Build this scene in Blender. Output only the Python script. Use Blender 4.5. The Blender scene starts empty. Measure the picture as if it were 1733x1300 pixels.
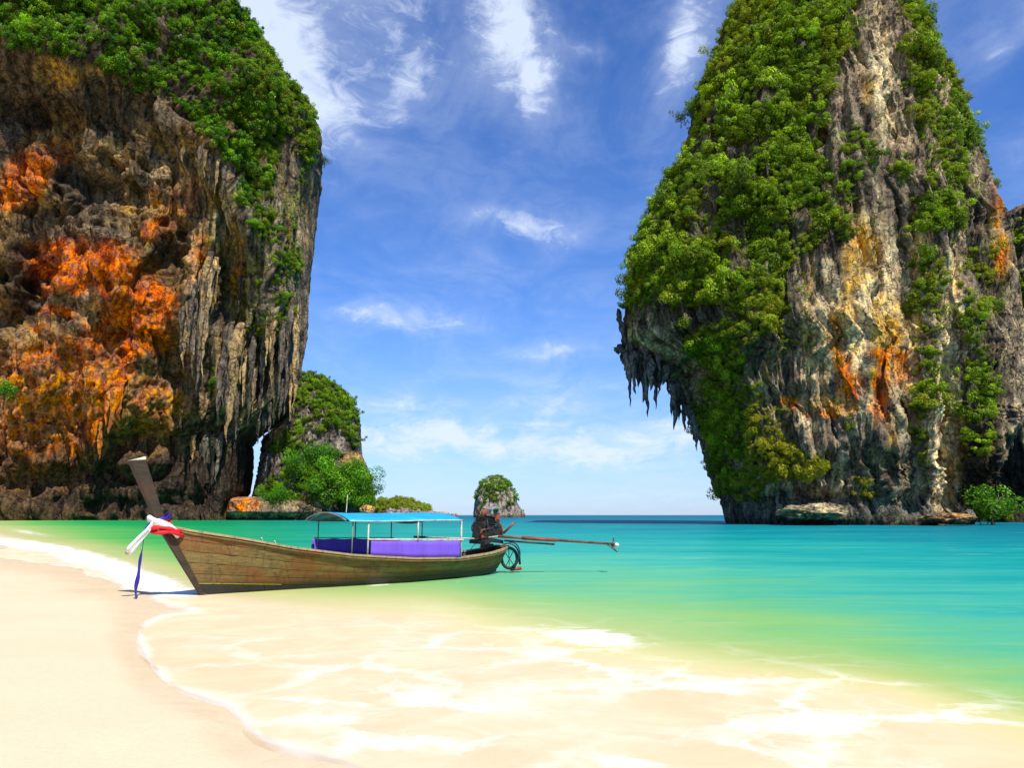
import bpy, math, random
import numpy as np
from mathutils import Vector, Matrix

random.seed(7)
rng = np.random.default_rng(11)
R = math.radians
scene = bpy.context.scene
COL = scene.collection

# ------------------------------------------------------------------ camera
F = 1251.6                       # focal length in pixels of a 1733-pixel-wide picture
PITCH = math.atan(222.0 / F)
CA, SA = math.cos(PITCH), math.sin(PITCH)
CAMZ = 1.6
cam_data = bpy.data.cameras.new('camera')
cam_data.sensor_width = 36.0
cam_data.lens = F / 1733.0 * 36.0
cam_data.clip_start = 0.1
cam_data.clip_end = 30000
cam = bpy.data.objects.new('camera', cam_data)
COL.objects.link(cam)
cam.location = (0, 0, CAMZ)
cam.rotation_euler = (R(90) + PITCH, 0, 0)
scene.camera = cam

# ------------------------------------------------------------------ sun, sky, exposure
SUN_EL, SUN_AZ = 51.0, 153.0      # azimuth clockwise from +Y
sd = Vector((math.sin(R(SUN_AZ)) * math.cos(R(SUN_EL)), math.cos(R(SUN_AZ)) * math.cos(R(SUN_EL)), math.sin(R(SUN_EL))))
sun_data = bpy.data.lights.new('sun', 'SUN')
sun_data.energy = 4.8
sun_data.angle = R(0.5)
sun_data.color = (1.0, 0.94, 0.84)
sun = bpy.data.objects.new('sun', sun_data)
sun.rotation_euler = (-sd).to_track_quat('-Z', 'Y').to_euler()
COL.objects.link(sun)
scene.view_settings.view_transform = 'Standard'
scene.view_settings.look = 'None'
scene.view_settings.gamma = 1.0
scene.view_settings.use_curve_mapping = False
scene.view_settings.exposure = 0.35
scene.cycles.max_bounces = 6
scene.cycles.transparent_max_bounces = 12
scene.cycles.caustics_reflective = False
scene.cycles.caustics_refractive = False


def W(px, py, D):
    """point of the world at distance D (along +Y) seen at picture position px, py"""
    u = (px - 866.5) / F
    v = (650.0 - py) / F
    yy = CA - v * SA
    zz = SA + v * CA
    t = D / yy
    return np.array([t * u, D + 0 * t, CAMZ + t * zz]) if np.isscalar(px) else np.stack([t * u, D + 0 * t, CAMZ + t * zz], -1)


def G(px, py, z=0.0):
    """point on the horizontal plane at height z"""
    u = (px - 866.5) / F
    v = (650.0 - py) / F
    zz = SA + v * CA
    t = (z - CAMZ) / zz
    return np.array([t * u, t * (CA - v * SA), z])


def PX(P):
    x, y, z = P[..., 0], P[..., 1], P[..., 2] - CAMZ
    dep = np.maximum(y * CA + z * SA, 0.01)
    return 866.5 + F * x / dep, 650.0 - F * (-y * SA + z * CA) / dep


class NT:
    def __init__(s, tree):
        s.t = tree
        s.t.nodes.clear()

    def n(s, kind, ins=None, **kw):
        nd = s.t.nodes.new(kind)
        for k, v in kw.items():
            setattr(nd, k, v)
        if ins:
            for k, v in ins.items():
                sock = nd.inputs[k]
                if isinstance(v, bpy.types.NodeSocket):
                    s.t.links.new(v, sock)
                elif isinstance(v, bpy.types.Node):
                    s.t.links.new(v.outputs[0], sock)
                else:
                    sock.default_value = v
        return nd

    def m(s, op, a, b=None, c=None, clamp=False):
        ins = {0: a}
        if b is not None:
            ins[1] = b
        if c is not None:
            ins[2] = c
        nd = s.n('ShaderNodeMath', ins, operation=op)
        nd.use_clamp = clamp
        return nd.outputs[0]

    def mr(s, v, a, b, c=0.0, d=1.0, smooth=True):
        nd = s.n('ShaderNodeMapRange', {0: v, 1: a, 2: b, 3: c, 4: d})
        if smooth:
            nd.interpolation_type = 'SMOOTHSTEP'
        return nd.outputs[0]

    def mix(s, f, a, b, mode='MIX'):
        nd = s.n('ShaderNodeMix', data_type='RGBA', blend_type=mode)
        for k, v in ((0, f), (6, a), (7, b)):
            if isinstance(v, bpy.types.NodeSocket):
                s.t.links.new(v, nd.inputs[k])
            else:
                nd.inputs[k].default_value = v if k == 0 else (tuple(v) + (1,) if len(v) == 3 else v)
        return nd.outputs[2]

    def noise(s, vec, scale, detail=4, rough=0.55, dist=0.0, out=0):
        return s.n('ShaderNodeTexNoise', {'Vector': vec, 'Scale': scale, 'Detail': detail, 'Roughness': rough, 'Distortion': dist}).outputs[out]

    def mapping(s, vec, sc=(1, 1, 1), loc=(0, 0, 0), rot=(0, 0, 0)):
        return s.n('ShaderNodeMapping', {'Vector': vec, 'Location': loc, 'Rotation': rot, 'Scale': sc}).outputs[0]

    def ramp(s, f, stops, interp='LINEAR'):
        nd = s.n('ShaderNodeValToRGB', {0: f})
        cr = nd.color_ramp
        cr.interpolation = interp
        while len(cr.elements) < len(stops):
            cr.elements.new(0.5)
        for e, (p, c) in zip(cr.elements, stops):
            e.position = p
            e.color = tuple(c) + (1,) if len(c) == 3 else c
        return nd.outputs[0]


world = bpy.data.worlds.new('World')
scene.world = world
world.use_nodes = True
w = NT(world.node_tree)
sky = w.n('ShaderNodeTexSky', sky_type='NISHITA', sun_disc=False)
sky.sun_elevation = R(SUN_EL)
sky.sun_rotation = R(SUN_AZ)
sky.air_density = 1.0
sky.dust_density = 0.3
sky.ozone_density = 2.5
hs = w.n('ShaderNodeHueSaturation', {'Hue': 0.5, 'Saturation': 1.18, 'Value': 1.0, 'Color': sky.outputs[0]})
tc = w.n('ShaderNodeTexCoord').outputs['Generated']
sep = w.n('ShaderNodeSeparateXYZ', {0: tc})
sx, sy, sz = sep.outputs
az = w.m('ARCTAN2', sx, sy)
el = w.m('ARCSINE', sz)
# clouds: thin streaked layer projected on a high plane, gathered round a number of banks
zc = w.m('MAXIMUM', sz, 0.0)
den = w.m('ADD', zc, 0.12)
pl = w.n('ShaderNodeCombineXYZ', {0: w.m('DIVIDE', sx, den), 1: w.m('DIVIDE', sy, den), 2: 0.0}).outputs[0]
n_wisp = w.noise(w.mapping(pl, (1.5, 1.0, 1), rot=(0, 0, 0.35)), 2.2, 9, 0.62, 0.7)
ae = w.n('ShaderNodeCombineXYZ', {0: az, 1: el, 2: 0.0}).outputs[0]
n_fine = w.noise(w.mapping(ae, (11, 22, 1), rot=(0, 0, 0.1)), 1.6, 9, 0.66, 0.9)
n_warp = w.noise(w.mapping(ae, (5, 5, 1)), 1.3, 5, 0.6, 0.0, out=1)
wsep = w.n('ShaderNodeSeparateXYZ', {0: n_warp})
azw = w.m('ADD', az, w.m('MULTIPLY', w.m('SUBTRACT', wsep.outputs[0], 0.5), 0.13))
elw = w.m('ADD', el, w.m('MULTIPLY', w.m('SUBTRACT', wsep.outputs[1], 0.5), 0.10))
BANKS = [  # px, py, radius x, radius y, tilt degrees, strength
    (460, 60, 190, 110, 35, 0.9), (550, 160, 100, 50, 25, 0.6), (385, 20, 110, 100, 0, 0.75), (720, 60, 120, 90, 0, 0.3), (690, 130, 34, 60, 25, 0.62), (650, 10, 80, 40, 10, 0.35),
    (865, 50, 62, 95, -12, 1.1), (905, 155, 30, 48, -10, 0.7), (985, 95, 45, 14, 10, 0.3), (1165, 60, 42, 80, 25, 0.9),
    (885, 382, 85, 30, 8, 0.85), (690, 535, 130, 26, 4, 0.65), (610, 540, 60, 16, 10, 0.3), (930, 592, 80, 16, 2, 0.45),
    (985, 655, 150, 20, 3, 0.42), (690, 695, 130, 16, 5, 0.55), (930, 690, 90, 16, 2, 0.5), (925, 712, 35, 14, 0, 0.4),
    (860, 752, 430, 32, 1, 0.85), (700, 735, 150, 18, 2, 0.35), (1120, 745, 140, 26, -3, 0.35), (1700, 80, 70, 22, -50, 0.35),
    (1725, 250, 30, 12, 0, 0.4), (585, 325, 60, 22, 20, 0.2), (830, 470, 160, 30, 0, 0.16), (1100, 830, 160, 24, 0, 0.22),
]
acc = None
for (px, py, rx, ry, tilt, st) in BANKS:
    u, v = (px - 866.5) / F, (650 - py) / F
    d = Vector((u, CA - v * SA, SA + v * CA)).normalized()
    a0, e0 = math.atan2(d.x, d.y), math.asin(d.z)
    rxx, ryy = rx / F, ry / F
    c, s_ = math.cos(R(-tilt)), math.sin(R(-tilt))
    da = w.m('SUBTRACT', azw, a0)
    de = w.m('SUBTRACT', elw, e0)
    p = w.m('ADD', w.m('MULTIPLY', da, c / rxx), w.m('MULTIPLY', de, s_ / rxx))
    q = w.m('ADD', w.m('MULTIPLY', da, -s_ / ryy), w.m('MULTIPLY', de, c / ryy))
    r2 = w.m('ADD', w.m('MULTIPLY', p, p), w.m('MULTIPLY', q, q))
    g = w.m('MULTIPLY', w.m('EXPONENT', w.m('MULTIPLY', r2, -1.1)), st)
    acc = g if acc is None else w.m('ADD', acc, g)
wf = w.mr(n_wisp, 0.34, 0.66)
ff = w.mr(n_fine, 0.3, 0.62)
rag = w.m('MULTIPLY', w.m('ADD', w.m('SUBTRACT', n_fine, 0.5), w.m('MULTIPLY', w.m('SUBTRACT', n_wisp, 0.5), 0.8)), w.mr(acc, 0.02, 0.4, 0.0, 1.7))
body = w.m('MULTIPLY', w.mr(w.m('ADD', acc, rag), 0.08, 1.3), 1.0)
veil = w.m('MULTIPLY', wf, w.m('ADD', 0.06, w.m('MULTIPLY', ff, 0.08)))
low = w.mr(sz, 0.0, 0.30, 0.42, 0.0)          # the pale band of air over the sea
softc = w.m('MULTIPLY', w.m('MULTIPLY', acc, w.m('ADD', 0.25, w.m('MULTIPLY', wf, 0.75))), 0.72)
cl = w.m('ADD', w.m('MAXIMUM', body, softc), veil, clamp=True)
cl = w.m('MULTIPLY', cl, 0.86)
blue_m = w.mix(1.0, hs.outputs[0], (0.93, 1.15, 1.64), 'MULTIPLY')
sky_pale = w.mix(low, blue_m, (3.3, 4.7, 8.3))
sky_col = w.mix(cl, sky_pale, (7.3, 8.2, 9.8))
bg = w.n('ShaderNodeBackground', {'Color': sky_col, 'Strength': 0.09})
w.n('ShaderNodeOutputWorld', {0: bg.outputs[0]})


# ------------------------------------------------------------------ noise in numpy
def _hash(ix, iy, iz, seed):
    h = (ix.astype(np.uint32) * np.uint32(374761393) + iy.astype(np.uint32) * np.uint32(668265263)
         + iz.astype(np.uint32) * np.uint32(2246822519) + np.uint32((seed * 3266489917) & 0xffffffff))
    h ^= h >> np.uint32(13)
    h *= np.uint32(1274126177)
    h ^= h >> np.uint32(16)
    h *= np.uint32(2654435761)
    h ^= h >> np.uint32(15)
    return h.astype(np.float32) / np.float32(4294967295.0)


def vn(P, seed=0):
    P = np.asarray(P, np.float32)
    I = np.floor(P).astype(np.int64)
    f = (P - I).astype(np.float32)
    u = f * f * f * (f * (f * 6 - 15) + 10)
    out = 0
    for dx in (0, 1):
        wx = u[:, 0] if dx else 1 - u[:, 0]
        for dy in (0, 1):
            wy = u[:, 1] if dy else 1 - u[:, 1]
            for dz in (0, 1):
                wz = u[:, 2] if dz else 1 - u[:, 2]
                out = out + wx * wy * wz * _hash(I[:, 0] + dx, I[:, 1] + dy, I[:, 2] + dz, seed)
    return out * 2 - 1


def fbm(P, scale, oct=4, seed=0, gain=0.5, mode=None):
    P = np.asarray(P, np.float32) / np.asarray(scale, np.float32)
    a, tot, s = 1.0, 0.0, 0
    for o in range(oct):
        n = vn(P * (2.03 ** o) + o * 17.3, seed + o * 31)
        if mode == 'billow':
            n = np.abs(n) * 2 - 0.6
        elif mode == 'ridge':
            n = 1 - np.abs(n) * 2.2
        s = s + a * n
        tot += a
        a *= gain
    return s / tot


def worley(P, scale, seed=0):
    P = np.asarray(P, np.float32) / np.asarray(scale, np.float32)
    I = np.floor(P).astype(np.int64)
    best = np.full(len(P), 9.0, np.float32)
    for dx in (-1, 0, 1):
        for dy in (-1, 0, 1):
            for dz in (-1, 0, 1):
                jx, jy, jz = I[:, 0] + dx, I[:, 1] + dy, I[:, 2] + dz
                cx = jx + _hash(jx, jy, jz, seed) - P[:, 0]
                cy = jy + _hash(jx, jy, jz, seed + 5) - P[:, 1]
                cz = jz + _hash(jx, jy, jz, seed + 9) - P[:, 2]
                best = np.minimum(best, cx * cx + cy * cy + cz * cz)
    return np.sqrt(best)


def sstep(a, b, x):
    t = np.clip((x - a) / (b - a), 0, 1)
    return t * t * (3 - 2 * t)


# ------------------------------------------------------------------ object helpers
def tag(o, label=None, cat=None, group=None, kind=None):
    if label:
        o['label'] = label
    if cat:
        o['category'] = cat
    if group:
        o['group'] = group
    if kind:
        o['kind'] = kind
    return o


def mesh_np(name, V, Q, mat=None, smooth=True, attrs=None, parent=None, tri=False):
    me = bpy.data.meshes.new(name)
    V = np.ascontiguousarray(V, np.float32)
    Q = np.ascontiguousarray(Q, np.int32)
    k = Q.shape[1]
    me.vertices.add(len(V))
    me.vertices.foreach_set('co', V.ravel())
    me.loops.add(Q.size)
    me.loops.foreach_set('vertex_index', Q.ravel())
    me.polygons.add(len(Q))
    me.polygons.foreach_set('loop_start', np.arange(0, Q.size, k, dtype=np.int32))
    me.update(calc_edges=True)
    me.validate()
    if smooth:
        me.polygons.foreach_set('use_smooth', np.ones(len(me.polygons), bool))
    if attrs:
        for an, (ty, dat) in attrs.items():
            a = me.attributes.new(an, ty, 'POINT')
            if ty == 'FLOAT':
                a.data.foreach_set('value', np.ascontiguousarray(dat, np.float32))
            elif ty == 'FLOAT_COLOR':
                d4 = np.ones((len(V), 4), np.float32)
                d4[:, :3] = dat
                a.data.foreach_set('color', d4.ravel())
            elif ty == 'FLOAT_VECTOR':
                a.data.foreach_set('vector', np.ascontiguousarray(dat, np.float32).ravel())
            elif ty == 'INT':
                a.data.foreach_set('value', np.ascontiguousarray(dat, np.int32))
    if mat:
        me.materials.append(mat)
    o = bpy.data.objects.new(name, me)
    COL.objects.link(o)
    if parent:
        o.parent = parent
    return o


class MB:
    """collects simple shapes into one mesh"""
    def __init__(s):
        s.v, s.f = [], []

    def add(s, vs, fs):
        b = len(s.v)
        s.v += [tuple(map(float, p)) for p in vs]
        s.f += [tuple(b + i for i in f) for f in fs]
        return s

    def box(s, c, d, rot=None):
        M = rot or Matrix.Identity(3)
        vs = [Vector(c) + M @ Vector((sx_ * d[0] / 2, sy_ * d[1] / 2, sz_ * d[2] / 2)) for sx_ in (-1, 1) for sy_ in (-1, 1) for sz_ in (-1, 1)]
        return s.add(vs, [(0, 1, 3, 2), (4, 6, 7, 5), (0, 4, 5, 1), (2, 3, 7, 6), (0, 2, 6, 4), (1, 5, 7, 3)])

    def tube(s, pts, rad, n=8, caps=True, flat=None):
        pts = [Vector(p) for p in pts]
        if not hasattr(rad, '__len__'):
            rad = [rad] * len(pts)
        rings = []
        ref = None
        for i, p in enumerate(pts):
            t = (pts[min(i + 1, len(pts) - 1)] - pts[max(i - 1, 0)]).normalized()
            if ref is None:
                ref = Vector((0, 0, 1)) if abs(t.z) < 0.9 else Vector((1, 0, 0))
            a = t.cross(ref).normalized()
            b = a.cross(t).normalized()
            ref = b
            k = flat if flat else 1.0
            rings.append([p + a * math.cos(2 * math.pi * j / n) * rad[i] + b * math.sin(2 * math.pi * j / n) * rad[i] * k for j in range(n)])
        vs = [q for r_ in rings for q in r_]
        fs = [(i * n + j, i * n + (j + 1) % n, (i + 1) * n + (j + 1) % n, (i + 1) * n + j) for i in range(len(pts) - 1) for j in range(n)]
        if caps:
            fs += [tuple(range(n))[::-1], tuple((len(pts) - 1) * n + j for j in range(n))]
        return s.add(vs, fs)

    def sheet(s, grid, thick=None):
        """grid: rows of points; optional thickness vector"""
        nr, nc = len(grid), len(grid[0])
        vs = [p for r_ in grid for p in r_]
        fs = [(i * nc + j, i * nc + j + 1, (i + 1) * nc + j + 1, (i + 1) * nc + j) for i in range(nr - 1) for j in range(nc - 1)]
        if thick is not None:
            th = Vector(thick) if not callable(thick) else None
            b = len(vs)
            vs2 = [Vector(p) + (th if th is not None else thick(p)) for p in vs]
            vs = list(vs) + vs2
            fs += [tuple(b + k for k in f[::-1]) for f in fs]
            rim = [j for j in range(nc)] + [i * nc + nc - 1 for i in range(1, nr)] + [(nr - 1) * nc + j for j in range(nc - 2, -1, -1)] + [i * nc for i in range(nr - 2, 0, -1)]
            for k in range(len(rim)):
                p, q = rim[k], rim[(k + 1) % len(rim)]
                fs.append((p, b + p, b + q, q))
        return s.add(vs, fs)

    def build(s, name, mat, parent=None, smooth=False, bevel=0.0):
        me = bpy.data.meshes.new(name)
        me.from_pydata(s.v, [], s.f)
        me.validate()
        me.update()
        if smooth:
            me.polygons.foreach_set('use_smooth', [True] * len(me.polygons))
        me.materials.append(mat)
        o = bpy.data.objects.new(name, me)
        COL.objects.link(o)
        if parent:
            o.parent = parent
        if bevel:
            b = o.modifiers.new('bevel', 'BEVEL')
            b.width = bevel
            b.segments = 2
        return o


def empty(name, loc=(0, 0, 0), rz=0.0):
    o = bpy.data.objects.new(name, None)
    o.location = loc
    o.rotation_euler = (0, 0, rz)
    COL.objects.link(o)
    return o


# ------------------------------------------------------------------ materials
def new_mat(name):
    m = bpy.data.materials.new(name)
    m.use_nodes = True
    return m, NT(m.node_tree)


def simple(name, col, rough=0.6, metal=0.0, var=0.25, scale=6.0, stretch=(1, 1, 1), bump=0.15, dirt=None, spec=0.4):
    m, t = new_mat(name)
    oc = t.n('ShaderNodeTexCoord').outputs['Object']
    mp = t.mapping(oc, stretch)
    n1 = t.noise(mp, scale, 6, 0.6)
    n2 = t.noise(mp, scale * 5, 4, 0.6)
    k = t.m('ADD', t.m('MULTIPLY', n1, 0.7), t.m('MULTIPLY', n2, 0.3))
    a = tuple(c * (1 - var) for c in col)
    b = tuple(min(1, c * (1 + var)) for c in col)
    base = t.mix(t.mr(k, 0.35, 0.65), a, b)
    if dirt:
        base = t.mix(t.mr(t.noise(oc, scale * 0.7, 5, 0.7), 0.52, 0.68, 0, 0.8), base, dirt)
    bs = t.n('ShaderNodeBsdfPrincipled', {'Base Color': base, 'Roughness': rough, 'Metallic': metal})
    bs.inputs['Specular IOR Level'].default_value = spec
    if bump:
        bp = t.n('ShaderNodeBump', {'Strength': bump, 'Distance': 0.02, 'Height': k})
        t.t.links.new(bp.outputs[0], bs.inputs['Normal'])
    t.n('ShaderNodeOutputMaterial', {0: bs.outputs[0]})
    return m


def rock_material(name, unit):
    """limestone: colour attribute broken up by grain, vertical streaks and dark weathering; unit = metres of the coarsest grain"""
    m, t = new_mat(name)
    oc = t.n('ShaderNodeTexCoord').outputs['Object']
    at = t.n('ShaderNodeAttribute', attribute_name='tint').outputs['Color']
    s = 1.0 / unit
    n1 = t.noise(oc, s * 1.0, 8, 0.68)
    n2 = t.noise(t.mapping(oc, (1, 1, 0.16)), s * 2.2, 7, 0.65)
    n3 = t.noise(oc, s * 4.0, 6, 0.7)
    vor = t.n('ShaderNodeTexVoronoi', {'Vector': t.mapping(oc, (1, 1, 0.6)), 'Scale': s * 3.0}, feature='F1').outputs['Distance']
    k = t.m('MULTIPLY', t.mr(n1, 0.28, 0.70, 0.5, 1.45), t.mr(n2, 0.3, 0.66, 0.45, 1.5))
    k = t.m('MULTIPLY', k, t.mr(n3, 0.32, 0.62, 0.75, 1.2))
    pit = t.mr(n3, 0.34, 0.43, 0.45, 1.0)
    k = t.m('MULTIPLY', k, pit)
    wv_ = t.noise(oc, s * 0.9, 4, 0.6, 0.0, out=1)
    wp_ = t.n('ShaderNodeVectorMath', {0: oc, 1: t.n('ShaderNodeVectorMath', {0: wv_, 3: unit * 2.0}, operation='SCALE').outputs[0]}, operation='ADD').outputs[0]
    crk = t.n('ShaderNodeTexVoronoi', {'Vector': t.mapping(wp_, (1, 1, 0.35)), 'Scale': s * 0.8}, feature='DISTANCE_TO_EDGE').outputs['Distance']
    crm = t.mr(crk, 0.0, 0.06, 0.0, 1.0)
    k = t.m('MULTIPLY', k, t.m('ADD', t.m('MULTIPLY', crm, 0.55), 0.45))
    kk = t.n('ShaderNodeCombineXYZ', {0: k, 1: k, 2: k}).outputs[0]
    c = t.mix(1.0, at, kk, 'MULTIPLY')
    hue = t.n('ShaderNodeHueSaturation', {'Hue': t.mr(n2, 0.3, 0.7, 0.485, 0.515), 'Saturation': t.mr(n1, 0.3, 0.7, 0.85, 1.2), 'Color': c}).outputs[0]
    bs = t.n('ShaderNodeBsdfPrincipled', {'Base Color': hue, 'Roughness': 0.9})
    bs.inputs['Specular IOR Level'].default_value = 0.12
    h = t.m('ADD', t.m('MULTIPLY', n2, 1.0), t.m('ADD', t.m('ADD', t.m('MULTIPLY', n3, 0.45), t.m('MULTIPLY', n1, 0.8)), t.m('MULTIPLY', crm, 0.35)))
    bp = t.n('ShaderNodeBump', {'Strength': 1.0, 'Distance': unit * 0.30, 'Height': h})
    t.t.links.new(bp.outputs[0], bs.inputs['Normal'])
    t.n('ShaderNodeOutputMaterial', {0: bs.outputs[0]})
    return m


def leaf_material(name, dark, mid, light, yellow=(0.34, 0.30, 0.012)):
    m, t = new_mat(name)
    rnd = t.n('ShaderNodeObjectInfo').outputs['Random']
    leaf = t.n('ShaderNodeAttribute', attribute_name='leaf').outputs['Fac']
    warm = t.n('ShaderNodeAttribute', attribute_name='warm', attribute_type='INSTANCER').outputs['Fac']
    c = t.ramp(rnd, [(0.0, dark), (0.5, mid), (1.0, light)])
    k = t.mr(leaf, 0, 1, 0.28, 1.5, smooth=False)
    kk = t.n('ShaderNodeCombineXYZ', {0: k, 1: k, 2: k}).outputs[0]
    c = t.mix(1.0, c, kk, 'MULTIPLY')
    c = t.mix(warm, c, yellow)
    d = t.n('ShaderNodeBsdfPrincipled', {'Base Color': c, 'Roughness': 0.55})
    d.inputs['Specular IOR Level'].default_value = 0.25
    tcol = t.mix(1.0, c, (1.5, 1.6, 0.5), 'MULTIPLY')
    tr = t.n('ShaderNodeBsdfTranslucent', {'Color': tcol})
    mx = t.n('ShaderNodeMixShader', {0: 0.3, 1: d.outputs[0], 2: tr.outputs[0]})
    t.n('ShaderNodeOutputMaterial', {0: mx.outputs[0]})
    return m


M_rock = rock_material('limestone', 2.2)
M_rock_far = rock_material('limestone_far', 3.6)
M_leaf = leaf_material('cliff_leaves', (0.07, 0.13, 0.003), (0.15, 0.27, 0.005), (0.31, 0.44, 0.008))
M_leaf_l = leaf_material('vine_leaves', (0.04, 0.13, 0.002), (0.10, 0.27, 0.003), (0.22, 0.42, 0.005))
M_leaf_bright = leaf_material('tree_leaves', (0.06, 0.20, 0.005), (0.10, 0.28, 0.006), (0.16, 0.36, 0.008))
M_bark = simple('bark', (0.10, 0.075, 0.05), 0.9, scale=3)


# ------------------------------------------------------------------ sea bed, beach and sea
KA, KL = 3.0, 1.35


def qc(P):
    r = np.hypot(P[..., 0], P[..., 1])
    a = np.arctan2(P[..., 0], P[..., 1])
    return np.stack([a * KA, np.log(np.maximum(r, 0.5)) * KL], -1)


CP = [  # px, py, shade of depth (0 shoreline, 1 open sea)
    (1733, 874, 1), (1200, 874, 1), (900, 874, 1), (700, 875, .96), (1733, 880, .95), (1100, 880, .9), (1450, 892, .86), (1733, 892, .92),
    (900, 890, .78), (1100, 905, .74), (1400, 910, .76), (1733, 915, .8), (900, 915, .66), (1100, 930, .62), (1400, 940, .66), (1733, 950, .70),
    (920, 945, .52), (1100, 955, .52), (1400, 975, .56), (1733, 990, .62), (900, 975, .42), (1100, 990, .38), (1300, 1010, .44), (1500, 1030, .48), (1733, 1050, .54),
    (880, 1000, .33), (1050, 1020, .31), (1250, 1045, .34), (1450, 1070, .36), (1733, 1110, .40), (760, 1000, .22), (920, 1040, .20), (1100, 1070, .21),
    (1300, 1105, .20), (1500, 1130, .21), (1733, 1170, .26), (600, 1010, .14), (760, 1040, .085), (900, 1075, .085), (1100, 1105, .10), (1300, 1145, .075), (1500, 1165, .085), (1733, 1215, .12),
    (500, 1030, .045), (600, 1080, .03), (800, 1120, .03), (1100, 1180, .03), (1400, 1230, .03), (1733, 1290, .045),
    (700, 1250, .02), (1000, 1295, .02), (1400, 1295, .022), (500, 1180, .018), (330, 1050, .015),
    (232, 1060, .0), (238, 1100, .0), (262, 1150, .0), (330, 1178, .0), (376, 1195, .0), (410, 1240, .0), (470, 1280, .0), (545, 1305, .0),
    (180, 1060, -.03), (120, 1130, -.07), (250, 1250, -.06), (50, 1280, -.1), (0, 1100, -.08), (0, 1010, -.05), (150, 1000, -.012), (260, 1020, -.002),
    (0, 965, -.02), (0, 935, .012), (120, 955, .012), (230, 990, .012), (330, 1012, .02), (400, 1020, .03),
    (0, 908, .05), (120, 925, .08), (240, 950, .12), (300, 975, .10), (420, 1000, .12),
    (0, 893, .10), (100, 897, .25), (230, 915, .38), (350, 940, .42), (0, 884, .16), (120, 884, .45), (250, 888, .62), (450, 890, .7), (700, 890, .74), (500, 930, .55), (700, 960, .45),
    (450, 880, .8), (620, 880, .85), (0, 877, .05), (60, 876, .02), (250, 878, .6),
]
cpx = np.array([G(a, b)[:2] for a, b, c in CP])
cps = np.array([c for a, b, c in CP], float)
extra = np.array([[-8, 0, -.15], [-3, -2, -.12], [0, -6, -.15], [6, -4, -.02], [12, 4, .05], [25, 5, .3], [-14, 4, -.2], [-30, 0, -.3], [-60, 30, -.3], [60, 0, .8],
                  [-90, 90, -.2], [-160, 170, -.15], [3000, 0, 1.], [8000, 8000, 1.], [0, 9000, 1.], [-9000, 9000, 1.], [-9000, 0, 1], [200, -100, .9], [0, -60, -.4], [0, -400, -.5], [-300, -100, -.4], [500, 100, 1.]])
cq = qc(np.vstack([np.hstack([cpx, np.zeros((len(cpx), 1))]), np.hstack([extra[:, :2], np.zeros((len(extra), 1))])]))
cs = np.concatenate([cps, extra[:, 2]])


def tps(r2):
    return 0.5 * r2 * np.log(r2 + 1e-9)


d2 = ((cq[:, None] - cq[None]) ** 2).sum(-1)
n_ = len(cq)
A = np.zeros((n_ + 3, n_ + 3))
A[:n_, :n_] = tps(d2) + np.eye(n_) * 2e-4
A[:n_, n_] = 1
A[:n_, n_ + 1:] = cq
A[n_, :n_] = 1
A[n_ + 1:, :n_] = cq.T
sol = np.linalg.solve(A, np.concatenate([cs, [0, 0, 0]]))


def depth_shade(P):
    q = qc(P)
    out = np.empty(len(q))
    for i in range(0, len(q), 20000):
        qq = q[i:i + 20000]
        r2 = ((qq[:, None] - cq[None]) ** 2).sum(-1)
        out[i:i + 20000] = tps(r2) @ sol[:n_] + sol[n_] + qq @ sol[n_ + 1:]
    return np.clip(out, -0.5, 1.0)


def polar_grid(na, nr, r0, r1, front=0.8):
    nf = int(na * front)
    aa = np.concatenate([np.linspace(-R(48), R(48), nf, endpoint=False), np.linspace(R(48), R(312), na - nf, endpoint=False)])
    rr = np.exp(np.linspace(math.log(r0), math.log(r1), nr))
    rr[-1] = r1
    Av, Rv = np.meshgrid(aa, rr)
    V = np.stack([np.sin(Av) * Rv, np.cos(Av) * Rv, 0 * Av], -1).reshape(-1, 3)
    i, j = np.meshgrid(np.arange(nr - 1), np.arange(na), indexing='ij')
    j2 = (j + 1) % na
    Q = np.stack([i * na + j, (i + 1) * na + j, (i + 1) * na + j2, i * na + j2], -1).reshape(-1, 4)
    V = np.vstack([V, [[0, 0, 0]]])
    T = np.stack([np.arange(na), np.full(na, len(V) - 1), np.full(na, len(V) - 1), (np.arange(na) + 1) % na], -1)
    return V, Q, aa


def shore_noise(s, V):
    nr = np.exp(-np.hypot(V[:, 0], V[:, 1]) / 60)
    return s + nr * 0.009 * fbm(V * np.array([1, 1, 0]), (1.6, 1.6, 1), 4, 3) * (s < 0.2)


def sand_height(s, P):
    z = np.where(s > 0, -1.6 * s ** 1.0, -1.5 * s)
    z = np.where(s > 0.2, -0.32 - (s - 0.2) * 6, z)
    return z


V, Q, _ = polar_grid(560, 420, 0.4, 14000)
s = depth_shade(V)
near = np.exp(-np.hypot(V[:, 0], V[:, 1]) / 60)
s = shore_noise(s, V)
s_n = s
V[:, 2] = sand_height(s_n, V) + near * (0.012 * fbm(V, (0.7, 0.7, 1), 4, 9)) * (s < 0.02)
V[:, 2] -= 0.02 * sstep(0.0, 0.01, s)
# seal the hub
V[-1] = (0, 0, V[:560, 2].mean())
hub = np.stack([np.arange(560), (np.arange(560) + 1) % 560, np.full(560, len(V) - 1), np.full(560, len(V) - 1)], -1)

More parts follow.
